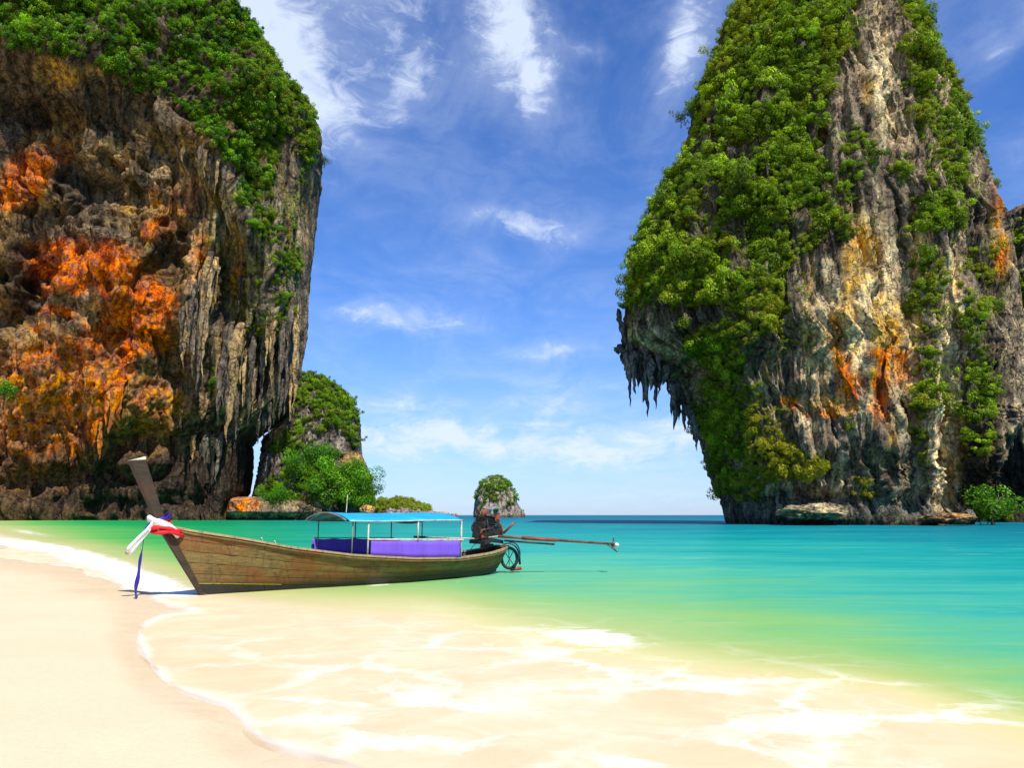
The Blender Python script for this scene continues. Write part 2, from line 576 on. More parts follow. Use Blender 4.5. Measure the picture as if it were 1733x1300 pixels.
m, t = new_mat('sand')
pos = t.n('ShaderNodeNewGeometry').outputs['Position']
dep = t.n('ShaderNodeAttribute', attribute_name='shade').outputs['Fac']
n1 = t.noise(pos, 0.5, 6, 0.6)
n2 = t.noise(pos, 26, 5, 0.7)
n3 = t.noise(pos, 260, 3, 0.6)
wv = t.noise(t.mapping(pos, (1, 1.0, 1), rot=(0, 0, 0.6)), 1.4, 5, 0.6, 1.5)
dry = t.mix(t.mr(n1, 0.3, 0.7), (0.71, 0.555, 0.345), (0.74, 0.59, 0.38))
wet = t.mix(t.mr(wv, 0.35, 0.65), (0.69, 0.54, 0.325), (0.735, 0.59, 0.375))
wetf = t.mr(t.m('ADD', dep, t.m('MULTIPLY', t.m('SUBTRACT', n1, 0.5), 0.025)), -0.045, -0.006)
c = t.mix(wetf, dry, wet)
gr = t.mr(t.m('ADD', t.m('MULTIPLY', n2, 0.5), t.m('MULTIPLY', n3, 0.5)), 0.3, 0.7, 0.9, 1.08)
c = t.mix(1.0, c, t.n('ShaderNodeCombineXYZ', {0: gr, 1: gr, 2: gr}).outputs[0], 'MULTIPLY')
bs = t.n('ShaderNodeBsdfPrincipled', {'Base Color': c, 'Roughness': t.mr(wetf, 0, 1, 0.95, 0.45)})
bs.inputs['Specular IOR Level'].default_value = 0.25
hh = t.m('ADD', t.m('MULTIPLY', n2, 0.6), t.m('ADD', t.m('MULTIPLY', n3, 0.15), t.m('MULTIPLY', wv, 1.0)))
bp = t.n('ShaderNodeBump', {'Strength': 0.35, 'Distance': 0.03, 'Height': hh})
t.t.links.new(bp.outputs[0], bs.inputs['Normal'])
t.n('ShaderNodeOutputMaterial', {0: bs.outputs[0]})
M_sand = m
beach = mesh_np('beach', V, np.vstack([Q, hub]), M_sand, attrs={'shade': ('FLOAT', s)})
tag(beach, 'pale cream sand beach sloping down into the shallow water', 'beach', kind='structure')

# sea surface
V, Q, _ = polar_grid(620, 520, 2.0, 14000)
V = V[:-1]
s = shore_noise(depth_shade(V), V)
r = np.hypot(V[:, 0], V[:, 1])
wave = fbm(np.stack([V[:, 0] * 0.35 + V[:, 1] * 0.1, V[:, 1] - V[:, 0] * 0.25, 0 * r], -1), (1.5, 1.6, 1), 3, 21)
wave2 = fbm(np.stack([V[:, 0] * 0.25, V[:, 1] - V[:, 0] * 0.15, 0 * r], -1), (6, 7, 1), 3, 27)
V[:, 2] = sstep(0.02, 0.35, s) * (0.035 * wave * np.exp(-r / 40) + 0.09 * wave2 * np.exp(-r / 150))
gx, gy = PX(np.stack([V[:, 0], V[:, 1], 0 * r], -1))
qv = qc(V)


def foam_blobs(lst):
    out = np.zeros(len(V))
    front = V[:, 1] > 1.0
    wxx = 14 * fbm(V, (1.2, 1.2, 1), 3, 41)
    for (px, py, rx, ry, rot, st) in lst:
        c_, s_ = math.cos(R(-rot)), math.sin(R(-rot))
        dx = gx + wxx - px
        dy = gy + wxx * 0.35 - py
        p = (dx * c_ - dy * s_) / rx
        q = (dx * s_ + dy * c_) / ry
        out = np.maximum(out, st * np.exp(-(p * p + q * q) * 1.0) * front)
    return out


solid = foam_blobs([(60, 925, 110, 10, 8, 1), (160, 950, 110, 16, 14, 1.0), (250, 985, 90, 20, 16, 1.1), (300, 1003, 60, 12, 5, .9), (50, 902, 50, 5, 8, .6), (1000, 1078, 95, 16, 6, 1.15), (880, 1068, 50, 10, 0, .5),
                    (1060, 1290, 110, 14, 8, .8), (640, 988, 40, 4, -4, .7), (740, 984, 50, 3, -4, .5), (480, 1010, 90, 4, -4, .35)])
veins = foam_blobs([(620, 1200, 260, 90, 0, 1), (900, 1130, 300, 60, 5, .8), (1300, 1190, 240, 60, 8, 1.1), (1560, 1230, 260, 60, 10, 1.2), (1300, 1270, 300, 40, 0, .7), (800, 1270, 200, 50, 0, .6), (100, 950, 160, 25, 10, .5), (450, 1120, 160, 60, 0, .4)])
bay = np.exp(-((np.clip(gx - 250, 0, 2000) / 330) ** 2)) * (gy < 1100) * (V[:, 1] > 1)

m, t = new_mat('sea_water')
pos = t.n('ShaderNodeNewGeometry').outputs['Position']
dep = t.n('ShaderNodeAttribute', attribute_name='shade').outputs['Fac']
sol_ = t.n('ShaderNodeAttribute', attribute_name='foam').outputs['Fac']
vei = t.n('ShaderNodeAttribute', attribute_name='veins').outputs['Fac']
bay_ = t.n('ShaderNodeAttribute', attribute_name='bay').outputs['Fac']
lo = t.noise(t.mapping(pos, (0.12, 0.5, 1), rot=(0, 0, -0.12)), 0.35, 5, 0.6, 0.3)
mid_ = t.noise(t.mapping(pos, (0.3, 1.2, 1), rot=(0, 0, -0.15)), 1.0, 6, 0.6, 0.4)
d_ = t.m('ADD', dep, t.m('MULTIPLY', t.m('MULTIPLY', t.m('SUBTRACT', lo, 0.5), 0.50), t.mr(dep, 0.05, 0.5)))
d_ = t.m('ADD', d_, t.m('MULTIPLY', t.m('MULTIPLY', t.m('SUBTRACT', mid_, 0.5), 0.30), t.mr(dep, 0.1, 0.5)))
wn = t.noise(pos, 1.1, 6, 0.6, 1.0)
shal = t.mix(t.mr(wn, 0.3, 0.7), (0.655, 0.515, 0.305), (0.715, 0.59, 0.37))
colr = t.ramp(d_, [(0.0, (0.68, 0.54, 0.31)), (0.09, (0.60, 0.55, 0.25)), (0.18, (0.38, 0.46, 0.15)), (0.30, (0.20, 0.44, 0.14)), (0.42, (0.095, 0.41, 0.21)), (0.54, (0.04, 0.37, 0.27)),
                   (0.68, (0.004, 0.29, 0.26)), (0.84, (0.0, 0.18, 0.22)), (1.0, (0.0, 0.11, 0.175))])
colb = t.ramp(d_, [(0.0, (0.56, 0.46, 0.30)), (0.12, (0.42, 0.44, 0.16)), (0.3, (0.12, 0.40, 0.085)), (0.5, (0.012, 0.31, 0.075)), (0.75, (0.0, 0.23, 0.06)), (1.0, (0.0, 0.12, 0.06))])
colr = t.mix(bay_, colr, colb)
colr = t.mix(t.mr(dep, 0.015, 0.09), shal, colr)
# foam patterns
wp = t.noise(pos, 1.1, 6, 0.62, 0.0, out=1)
wpos = t.n('ShaderNodeVectorMath', {0: pos, 1: t.n('ShaderNodeVectorMath', {0: wp, 3: 1.1}, operation='SCALE').outputs[0]}, operation='ADD').outputs[0]
v1 = t.n('ShaderNodeTexVoronoi', {'Vector': t.mapping(wpos, (0.75, 1.0, 0.0), rot=(0, 0, 0.5)), 'Scale': 0.95}, feature='DISTANCE_TO_EDGE').outputs['Distance']
v2 = t.n('ShaderNodeTexVoronoi', {'Vector': t.mapping(wpos, (0.7, 1.0, 0.0), loc=(3, 5, 0)), 'Scale': 2.4}, feature='DISTANCE_TO_EDGE').outputs['Distance']
wid = t.mr(t.noise(pos, 1.7, 4, 0.6), 0.3, 0.7, 0.05, 0.2)
ve = t.m('ADD', t.mr(v1, 0.0, wid, 0.9, 0.0), t.m('MULTIPLY', t.mr(v2, 0.0, 0.10, 0.6, 0.0), t.mr(v1, 0.02, 0.26, 1.0, 0.2)))
brk = t.mr(t.noise(pos, 0.7, 5, 0.6), 0.34, 0.60, 0.12, 1.0)
ve = t.m('MULTIPLY', t.m('MULTIPLY', t.m('MULTIPLY', ve, brk), vei), 0.62)
fn = t.noise(t.mapping(pos, (0.6, 1.4, 1)), 3.0, 7, 0.7, 0.5)
so = t.mr(t.m('ADD', sol_, t.m('MULTIPLY', t.m('SUBTRACT', fn, 0.5), 1.7)), 0.35, 0.95)
edge = t.mr(t.m('ABSOLUTE', t.m('SUBTRACT', t.m('ADD', dep, t.m('MULTIPLY', t.m('SUBTRACT', t.noise(pos, 3, 4), 0.5), 0.004)), 0.0022)), 0.0, t.mr(t.noise(pos, 0.9, 3), 0.35, 0.65, 0.0025, 0.011), 0.38, 0.0)
edge = t.m('MULTIPLY', edge, t.mr(t.noise(pos, 0.6, 3), 0.35, 0.55, 0.25, 1))
whitecap = t.m('MULTIPLY', t.mr(t.noise(t.mapping(pos, (0.25, 1.6, 1), rot=(0, 0, -0.1)), 1.1, 7, 0.66), 0.60, 0.78, 0, 0.30), t.mr(dep, 0.15, 0.5))
foam = t.m('MAXIMUM', t.m('MAXIMUM', ve, so), t.m('MAXIMUM', edge, whitecap), clamp=True)
alpha = t.mr(dep, 0.0, 0.005, 0.15, 1.0)
dif = t.n('ShaderNodeBsdfDiffuse', {'Color': colr})
trn = t.n('ShaderNodeBsdfTransparent', {'Color': t.mix(t.mr(dep, 0.0, 0.1), (0.99, 0.975, 0.93), (0.93, 0.97, 0.80))})
b1 = t.n('ShaderNodeMixShader', {0: alpha, 1: trn.outputs[0], 2: dif.outputs[0]})
rip = t.m('ADD', t.noise(t.mapping(pos, (0.5, 1.6, 1), rot=(0, 0, -0.15)), 2.2, 6, 0.6), t.m('MULTIPLY', mid_, 1.2))
bp = t.n('ShaderNodeBump', {'Strength': t.mr(dep, 0.0, 0.4, 0.12, 0.9), 'Distance': 0.2, 'Height': rip})
gl = t.n('ShaderNodeBsdfGlossy', {'Color': (1, 1, 1, 1), 'Roughness': 0.22, 'Normal': bp.outputs[0]})
fr = t.n('ShaderNodeFresnel', {'IOR': 1.33, 'Normal': bp.outputs[0]}).outputs[0]
frk = t.m('MULTIPLY', t.m('MINIMUM', fr, 0.22), t.mr(dep, 0.0, 0.4, 0.25, 0.5))
b2 = t.n('ShaderNodeMixShader', {0: frk, 1: b1.outputs[0], 2: gl.outputs[0]})
fo = t.n('ShaderNodeBsdfDiffuse', {'Color': (0.92, 0.91, 0.87, 1)})
b3 = t.n('ShaderNodeMixShader', {0: foam, 1: b2.outputs[0], 2: fo.outputs[0]})
t.n('ShaderNodeOutputMaterial', {0: b3.outputs[0]})
sea = mesh_np('sea', V, Q, m, attrs={'shade': ('FLOAT', s), 'foam': ('FLOAT', solid), 'veins': ('FLOAT', veins), 'bay': ('FLOAT', bay)})
tag(sea, 'clear turquoise sea turning green and foamy in the shallows', 'sea', kind='structure')


# ------------------------------------------------------------------ foliage building blocks
def bush_mesh(name, seed, n_leaf, leaf, mat, flat=0.75, lobes=7, droop=0.0):
    rg = np.random.default_rng(seed)
    c = rg.normal(size=(lobes, 3)) * np.array([0.42, 0.42, 0.30 * flat])
    rad = rg.uniform(0.28, 0.5, lobes)
    k = rg.integers(0, lobes, n_leaf)
    dirs = rg.normal(size=(n_leaf, 3))
    dirs /= np.linalg.norm(dirs, axis=1, keepdims=True)
    rr = rad[k] * rg.uniform(0.45, 1.05, n_leaf) ** 0.6
    P = c[k] + dirs * rr[:, None] * np.array([1, 1, flat])
    P[:, 2] -= droop * (P[:, 0] ** 2 + P[:, 1] ** 2)
    N = dirs + rg.normal(size=(n_leaf, 3)) * 0.45 + np.array([0, 0, 0.35])
    N /= np.linalg.norm(N, axis=1, keepdims=True)
    ref = rg.normal(size=(n_leaf, 3))
    Tn = np.cross(N, ref)
    Tn /= np.linalg.norm(Tn, axis=1, keepdims=True)
    B = np.cross(N, Tn)
    sz_ = leaf * rg.uniform(0.6, 1.35, n_leaf)[:, None]
    v0 = P - Tn * sz_
    v1 = P - B * sz_ * 0.55 + N * sz_ * 0.15
    v2 = P + Tn * sz_
    v3 = P + B * sz_ * 0.55 + N * sz_ * 0.15
    V = np.stack([v0, v1, v2, v3], 1).reshape(-1, 3)
    Q = np.arange(len(V)).reshape(-1, 4)
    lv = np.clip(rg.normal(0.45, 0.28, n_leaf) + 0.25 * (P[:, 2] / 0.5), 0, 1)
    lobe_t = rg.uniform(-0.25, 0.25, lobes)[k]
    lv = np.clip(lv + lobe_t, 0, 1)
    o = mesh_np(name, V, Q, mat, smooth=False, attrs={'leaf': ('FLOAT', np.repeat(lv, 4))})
    return o


def make_sources(prefix, mat, n_leaf, leaf, k=5, **kw):
    out = []
    for i in range(k):
        o = bush_mesh(prefix, 100 + i * 7 + len(prefix), n_leaf, leaf, mat, **kw)
        COL.objects.unlink(o)
        out.append(o)
    return out


SRC = make_sources('shrub_source', M_leaf, 1100, 0.072)
SRC_L = make_sources('vine_source', M_leaf_l, 1000, 0.078, flat=0.9)
SRC_B = make_sources('tree_crown_source', M_leaf_bright, 900, 0.07)


def scatter(name, P, rot, scale, warm, sources):
    """one object of uncountable foliage: clumps of leaves set on points by geometry nodes"""
    n = len(P)
    me = bpy.data.meshes.new(name)
    me.vertices.add(n)
    me.vertices.foreach_set('co', np.ascontiguousarray(P, np.float32).ravel())
    for an, ty, dat, f in (('rot', 'FLOAT_VECTOR', rot, 'vector'), ('size', 'FLOAT_VECTOR', scale, 'vector'), ('warm', 'FLOAT', warm, 'value')):
        a = me.attributes.new(an, ty, 'POINT')
        a.data.foreach_set(f, np.ascontiguousarray(dat, np.float32).ravel())
    a = me.attributes.new('pick', 'INT', 'POINT')
    a.data.foreach_set('value', rng.integers(0, len(sources), n).astype(np.int32))
    o = bpy.data.objects.new(name, me)
    COL.objects.link(o)
    ng = bpy.data.node_groups.new(name + '_nodes', 'GeometryNodeTree')
    ng.interface.new_socket('Geometry', in_out='INPUT', socket_type='NodeSocketGeometry')
    ng.interface.new_socket('Geometry', in_out='OUTPUT', socket_type='NodeSocketGeometry')
    N = ng.nodes
    L = ng.links
    gi, go = N.new('NodeGroupInput'), N.new('NodeGroupOutput')
    join = N.new('GeometryNodeJoinGeometry')
    for sobj in sources[::-1]:
        oi = N.new('GeometryNodeObjectInfo')
        oi.inputs['Object'].default_value = sobj
        oi.inputs['As Instance'].default_value = True
        L.new(oi.outputs['Geometry'], join.inputs[0])
    ip = N.new('GeometryNodeInstanceOnPoints')
    L.new(gi.outputs[0], ip.inputs['Points'])
    L.new(join.outputs[0], ip.inputs['Instance'])
    ip.inputs['Pick Instance'].default_value = True

    def na(nm, ty):
        q = N.new('GeometryNodeInputNamedAttribute')
        q.data_type = ty
        q.inputs['Name'].default_value = nm
        return [o_ for o_ in q.outputs if o_.enabled][0] if any(o_.enabled for o_ in q.outputs) else q.outputs[0]
    L.new(na('pick', 'INT'), ip.inputs['Instance Index'])
    L.new(na('rot', 'FLOAT_VECTOR'), ip.inputs['Rotation'])
    L.new(na('size', 'FLOAT_VECTOR'), ip.inputs['Scale'])
    L.new(ip.outputs[0], go.inputs[0])
    md = o.modifiers.new('foliage', 'NODES')
    md.node_group = ng
    return o


# ------------------------------------------------------------------ cliffs
def smooth_interp(xs, ys, x):
    return np.interp(x, xs, ys)


class Cliff:
    def __init__(s, D, left, right, front, back, prof, nt, nz, zlow=-3.0, p=0.75, view=(-60, 1800), ztop=None, closed_top=0.06):
        # silhouettes (pixels) to world at distance D
        Lw = np.array([W(a, b, D) for a, b in left])
        Rw = np.array([W(a, b, D) for a, b in right])
        Lw = Lw[np.argsort(Lw[:, 2])]
        Rw = Rw[np.argsort(Rw[:, 2])]
        ztop = min(Lw[-1, 2], Rw[-1, 2])
        zz = zlow + (ztop - zlow) * np.linspace(0, 1, nz)
        xl = smooth_interp(Lw[:, 2], Lw[:, 0], zz)
        xr = smooth_interp(Rw[:, 2], Rw[:, 0], zz)
        cx, hw = (xl + xr) / 2, np.maximum((xr - xl) / 2, 0.01)
        hn = (zz - zlow) / (ztop - zlow)
        capf = np.sqrt(np.clip(1 - np.clip((hn - (1 - closed_top)) / closed_top, 0, 1) ** 2, 0, 1))
        hw = hw * np.maximum(capf, 0.02)
        # angle samples, denser where the picture looks
        tt = np.linspace(0, 2 * np.pi, 4001)[:-1]
        midj = int(nz * 0.4)
        xx = cx[midj] + hw[midj] * np.sign(np.cos(tt)) * np.abs(np.cos(tt)) ** p
        pxm = 866.5 + F * xx / D
        inview = (pxm > view[0]) & (pxm < view[1])
        wgt = np.where(np.sin(tt) < 0, np.where(inview, 1.0, 0.08), 0.12)
        # arc length weighting
        yy = np.abs(np.sin(tt)) ** p
        ds = np.hypot(np.diff(np.append(xx, xx[0])), np.diff(np.append(yy, yy[0])) * front * 1.0)
        cum = np.concatenate([[0], np.cumsum(wgt * (ds + 0.0005 * ds.sum()))])
        tg = np.interp(np.linspace(0, cum[-1], nt + 1)[:-1], cum, np.append(tt, 2 * np.pi))
        T, J = np.meshgrid(tg, np.arange(nz))
        cT, sT = np.cos(T), np.sin(T)
        X = cx[J] + hw[J] * np.sign(cT) * np.abs(cT) ** p
        rel = np.clip((hw / hw.max()) / 0.6, 0.15, 1)[J]
        fr = front * (prof(hn)[J]) * rel
        Y = D + np.where(sT < 0, -fr * np.abs(sT) ** p, back * rel * np.abs(sT) ** p)
        Z = zz[J]
        s.P = np.stack([X, Y, Z], -1)
        s.frontness = sstep(0.0, 0.45, -sT)
        s.nt, s.nz, s.D = nt, nz, D
        s.hn = hn[J]
        s.T = T

    def normals(s):
        P = s.P
        dt = np.roll(P, -1, 1) - np.roll(P, 1, 1)
        dz = np.empty_like(P)
        dz[1:-1] = P[2:] - P[:-2]
        dz[0] = P[1] - P[0]
        dz[-1] = P[-1] - P[-2]
        N = np.cross(dt, dz)
        N /= np.maximum(np.linalg.norm(N, axis=-1, keepdims=True), 1e-6)
        return N

    def flat(s):
        return s.P.reshape(-1, 3)

    def displace(s, d, N=None):
        N = s.normals() if N is None else N
        s.P = s.P + N * d.reshape(s.nz, s.nt, 1)

    def px(s):
        return PX(s.flat())

    def fit(s, left, right, sm=14, band=None):
        """widen or narrow each level so the finished outline keeps the surveyed one"""
        gx_, gy_ = s.px()
        gx_, gy_ = gx_.reshape(s.nz, s.nt), gy_.reshape(s.nz, s.nt)
        ms = s.frontness > -1
        il, ir = gx_.argmin(1), gx_.argmax(1)
        k = np.arange(s.nz)
        l = sorted(left, key=lambda a: a[1])
        r = sorted(right, key=lambda a: a[1])
        dl = np.interp(gy_[k, il], [a[1] for a in l], [a[0] for a in l]) - gx_[k, il]
        dr = np.interp(gy_[k, ir], [a[1] for a in r], [a[0] for a in r]) - gx_[k, ir]
        ker = np.hanning(sm * 2 + 1)
        ker /= ker.sum()
        dl = np.convolve(np.pad(dl, sm, 'edge'), ker, 'valid')
        dr = np.convolve(np.pad(dr, sm, 'edge'), ker, 'valid')
        x = s.P[..., 0]
        xl, xr = x[k, il], x[k, ir]
        f = np.clip((x - xl[:, None]) / np.maximum(xr - xl, .01)[:, None], 0, 1)
        s.P[..., 0] = x + (dl[:, None] * (1 - f) + dr[:, None] * f) * s.D / F
        s.__dict__.pop('_pp', None)

    def build(s, name, mat, tint, parent=None):
        nt, nz = s.nt, s.nz
        i, j = np.meshgrid(np.arange(nz - 1), np.arange(nt), indexing='ij')
        j2 = (j + 1) % nt
        Q = np.stack([i * nt + j, i * nt + j2, (i + 1) * nt + j2, (i + 1) * nt + j], -1).reshape(-1, 4)
        V = s.flat()
        top = V[-nt:].mean(0)
        bot = V[:nt].mean(0)
        V = np.vstack([V, top, bot])
        tint = np.vstack([tint, tint[-1:], tint[:1]])
        k = np.arange(nt)
        k2 = (k + 1) % nt
        # caps as strips of quads collapsing pairwise onto the centre
        ev = k[::2]
        capT = np.stack([(nz - 1) * nt + ev, (nz - 1) * nt + (ev + 1) % nt, (nz - 1) * nt + (ev + 2) % nt, np.full(len(ev), len(V) - 2)], -1)
        capB = np.stack([(ev + 2) % nt, (ev + 1) % nt, ev, np.full(len(ev), len(V) - 1)], -1)
        return mesh_np(name, V, np.vstack([Q, capT, capB]), mat, attrs={'tint': ('FLOAT_COLOR', tint)}, parent=parent)

    def surf(s, px, py, tol=6):
        """front-most surface point seen at a picture position"""
        if not hasattr(s, '_pp'):
            s._pp = s.px()
        gx_, gy_ = s._pp
        fl = s.flat()
        fm = s.frontness.ravel() > 0.02
        d = np.hypot(gx_ - px, gy_ - py)
        ok = (d < tol) & fm
        if not ok.any():
            k = np.argmin(np.where(fm, d, 1e9))
            return fl[k]
        idx = np.where(ok)[0]
        return fl[idx[np.argmin(fl[idx, 1])]]


def warp_px(gx_, gy_, P, amp, sc, seed=70):
    return gx_ + amp * fbm(P, sc, 4, seed), gy_ + amp * fbm(P, sc, 4, seed + 50)


def blobs(gx_, gy_, lst, soft=0.45):
    """weight field for a list of (cx,cy,rx,ry,rot,strength)"""
    out = np.zeros(len(gx_))
    for (cx, cy, rx, ry, rot, st) in lst:
        c_, s_ = math.cos(R(rot)), math.sin(R(rot))
        dx, dy = gx_ - cx, gy_ - cy
        d = np.sqrt(((dx * c_ + dy * s_) / rx) ** 2 + ((-dx * s_ + dy * c_) / ry) ** 2)
        out = np.maximum(out, st * (1 - sstep(1 - soft, 1 + soft, d)))
    return out


def blob_sum(gx_, gy_, lst):
    out = np.zeros(len(gx_))
    for (cx, cy, rx, ry, rot, st) in lst:
        c_, s_ = math.cos(R(rot)), math.sin(R(rot))
        dx, dy = gx_ - cx, gy_ - cy
        d2_ = ((dx * c_ + dy * s_) / rx) ** 2 + ((-dx * s_ + dy * c_) / ry) ** 2
        out += st * np.exp(-d2_)
    return out


def in_poly(x, y, poly):
    inside = np.zeros(len(x), bool)
    n = len(poly)
    j = n - 1
    for i in range(n):
        xi, yi = poly[i]
        xj, yj = poly[j]
        c = ((yi > y) != (yj > y)) & (x < (xj - xi) * (y - yi) / (yj - yi + 1e-9) + xi)
        inside ^= c
        j = i
    return inside


def mixc(a, b, w_):
    return a * (1 - w_[:, None]) + np.array(b)[None] * w_[:, None]


def plant_points(cl, dens, n, size, seed, up=0.25, yshift=0.0):
    """choose n surface points with chance proportional to dens; returns positions, rotations, scales"""
    rg = np.random.default_rng(seed)
    P = cl.flat()
    N = cl.normals().reshape(-1, 3)
    # area weight
    A_ = np.linalg.norm(np.cross(np.roll(cl.P, -1, 1) - cl.P, np.gradient(cl.P, axis=0)), axis=-1).ravel()
    wt = np.clip(dens, 0, None) * A_
    wt = wt / wt.sum()
    idx = rg.choice(len(P), n, p=wt)
    pos_ = P[idx] + N[idx] * (size * 0.12)[:, None] if hasattr(size, '__len__') else P[idx] + N[idx] * size * 0.12
    rot = rg.uniform(-0.5, 0.5, (n, 3))
    rot[:, 2] = rg.uniform(0, 6.28, n)
    return idx, pos_, rot


def stalactite(name, x, y, ztop, zbot, w_, mat, parent, tintc, seed, unit=1.0):
    """tapering fluted rock drip with side drips"""
    rg = np.random.default_rng(seed)
    n, m_ = 14, 16
    H = ztop - zbot
    ang = np.linspace(0, 2 * np.pi, n, endpoint=False)
    fl = 1 + 0.22 * np.sin(ang * 3 + rg.uniform(0, 6)) + 0.12 * np.sin(ang * 5 + rg.uniform(0, 6))
    V, ph = [], rg.uniform(0, 6, 4)
    for i in range(m_):
        f = i / (m_ - 1)
        root_b = max(0, .22 - f) * w_ * 4.5
        rr = w_ / 2 * (1 - 2.2 * max(0, .22 - f)) * ((1 - f) ** 0.75 * 0.94 + 0.03) * (1 + 0.16 * math.sin(f * 11 + ph[0]) + 0.08 * math.sin(f * 23 + ph[1]))
        ox, oy = 0.14 * w_ * math.sin(f * 3 + ph[2]) * f, 0.14 * w_ * math.sin(f * 4 + ph[3]) * f
        for j in range(n):
            V.append((x + ox + math.cos(ang[j]) * rr * fl[j], y + oy + root_b + math.sin(ang[j]) * rr * fl[j], ztop - H * f))
    V = np.array(V)
    i, j = np.meshgrid(np.arange(m_ - 1), np.arange(n), indexing='ij')
    j2 = (j + 1) % n
    Q = np.stack([i * n + j, (i + 1) * n + j, (i + 1) * n + j2, i * n + j2], -1).reshape(-1, 4)
    V = V + 0.20 * w_ * np.stack([vn(V * 2.0 / w_, seed), vn(V * 2.0 / w_, seed + 1), 0 * V[:, 0]], -1)
    V = np.vstack([V, V[-n:].mean(0) - np.array([0, 0, w_ * 0.08])])
    ev = np.arange(0, n, 2)
    cap = np.stack([(m_ - 1) * n + ev, np.full(len(ev), len(V) - 1), (m_ - 1) * n + (ev + 2) % n, (m_ - 1) * n + (ev + 1) % n], -1)
    tint = np.tile(np.array(tintc), (len(V), 1)) * (0.8 + 0.4 * rg.random())
    o = mesh_np(name, V, np.vstack([Q, cap]), mat, attrs={'tint': ('FLOAT_COLOR', tint)}, parent=parent)
    return o


GREY = np.array([0.235, 0.175, 0.115])
DARK = np.array([0.055, 0.04, 0.028])
CREAM = np.array([0.72, 0.56, 0.32])
OCHRE = np.array([0.52, 0.30, 0.07])
ORANGE = np.array([0.66, 0.125, 0.014])
BROWN = np.array([0.22, 0.11, 0.045])
OLIVE = np.array([0.17, 0.15, 0.07])


ORANGE_L = np.array([0.58, 0.125, 0.017])
ORANGE = np.array([0.68, 0.19, 0.03])

# ---- right-hand tower
D_R = 140.0
left_sil = [(1490, -105), (1440, -70), (1370, -25), (1300, 8), (1250, 32), (1208, 64), (1185, 105), (1168, 150), (1160, 190), (1145, 230), (1138, 262), (1108, 330), (1087, 372), (1068, 430),
            (1058, 480), (1052, 530), (1046, 580), (1060, 612), (1100, 628), (1130, 642), (1152, 690), (1178, 738), (1188, 780), (1200, 820), (1216, 850), (1222, 880), (1230, 905)]
right_sil = [(1480, -105), (1530, -60), (1556, 0), (1590, 60), (1638, 150), (1668, 230), (1698, 310), (1712, 360), (1722, 430), (1735, 520), (1745, 620), (1735, 720), (1700, 800), (1665, 850), (1655, 880), (1655, 905)]


def prof_r(h):
    return np.interp(h, [0, .03, .06, .12, .2, .3, .45, .6, .75, .88, 1.0], [.98, 1.0, .95, 1.02, 1.02, 1.0, .98, .88, .74, .48, .25])


R_ = Cliff(D_R, left_sil, right_sil, 20.0, 26.0, prof_r, 680, 700, zlow=-3.0, p=0.8, closed_top=0.05)
gx0, gy0 = R_.px()
P0 = R_.flat().copy()
fr_ = R_.frontness.ravel()
# laid-out relief: buttresses out (+), clefts and caves in (-); metres
rel = blob_sum(gx0, gy0, [
    (1300, 200, 60, 70, 10, 3.5), (1230, 330, 50, 60, 0, 3.5), (1340, 350, 50, 60, 0, 3.5), (1150, 450, 50, 50, 0, 3.0), (1260, 480, 50, 50, 0, 3.5), (1350, 90, 50, 50, 0, 3), (1200, 580, 40, 40, 0, 3), (1470, 200, 55, 220, 3, 3.5), (1600, 190, 40, 200, -12, 2.0), (1400, 250, 16, 110, 0, -3.0), (1545, 300, 16, 140, -4, -2.5),
    (1440, 560, 45, 150, 2, 3.2), (1600, 690, 26, 190, 2, 4.2), (1530, 650, 20, 120, 0, 1.5), (1555, 640, 16, 200, 0, -2.6), (1490, 545, 9, 40, 8, -4.2), (1412, 560, 7, 60, -8, -2.4),
    (1398, 640, 14, 90, 0, -1.6), (1350, 560, 40, 200, 0, 1.8), (1335, 680, 16, 14, 0, -3.2), (1655, 760, 24, 150, 0, -7.0), (1240, 650, 50, 120, 0, 2.0), (1500, 740, 45, 40, 0, 2.2),
    (1450, 775, 24, 26, 0, -1.0), (1380, 770, 60, 40, 0, 1.5), (1300, 760, 60, 60, 0, 1.0), (1480, 860, 14, 40, 0, -3.0), (1370, 868, 60, 16, 0, 1.2), (1380, 845, 90, 14, 0, -2.2), (1560, 855, 60, 16, 0, -1.6),
    (1660, 560, 26, 120, 6, 2.2), (1690, 420, 20, 90, -8, -2.0), (1090, 560, 50, 60, 0, 1.5), (1380, 230, 14, 30, 0, 2.0), (1150, 620, 30, 40, 0, -2.0)])
R_.P[..., 1] -= (rel * fr_).reshape(R_.nz, R_.nt)
N = R_.normals()
N[..., 2] *= 0.35
warpP = P0 + 2.0 * np.stack([fbm(P0, (9, 9, 30), 2, 1), fbm(P0, (9, 9, 30), 2, 2), 0 * P0[:, 0]], -1)
d = 2.4 * fbm(warpP, (15, 15, 24), 3, 5)
flute = fbm(warpP, (3.4, 3.4, 30), 4, 11, 0.55, 'ridge')
d += 2.0 * flute
d += 1.1 * fbm(warpP, (1.4, 1.4, 11), 3, 15, 0.5, 'ridge')
d += 1.2 * fbm(P0, (4.5, 4.5, 15), 4, 19, 0.55, 'billow')
fine_r = fbm(P0, (0.8, 0.8, 3.2), 3, 23, 0.6)
d += 0.42 * fine_r
pit = worley(warpP, (3.0, 3.0, 9.0), 31)
d -= 1.3 * (1 - sstep(0.12, 0.42, pit))
base_soft = sstep(0.0, 0.09, R_.hn.ravel())
d *= 0.35 + 0.65 * base_soft
d *= 0.55 + 0.45 * np.minimum(fr_ + 0.35, 1)
R_.displace(d, N)
R_.fit([(a + float(np.interp(b, [-110, 10, 50, 110, 300, 450], [110, 90, 60, 30, 18, 6])), b) for a, b in left_sil], [(a - 16 * (b < 350), b) for a, b in right_sil])
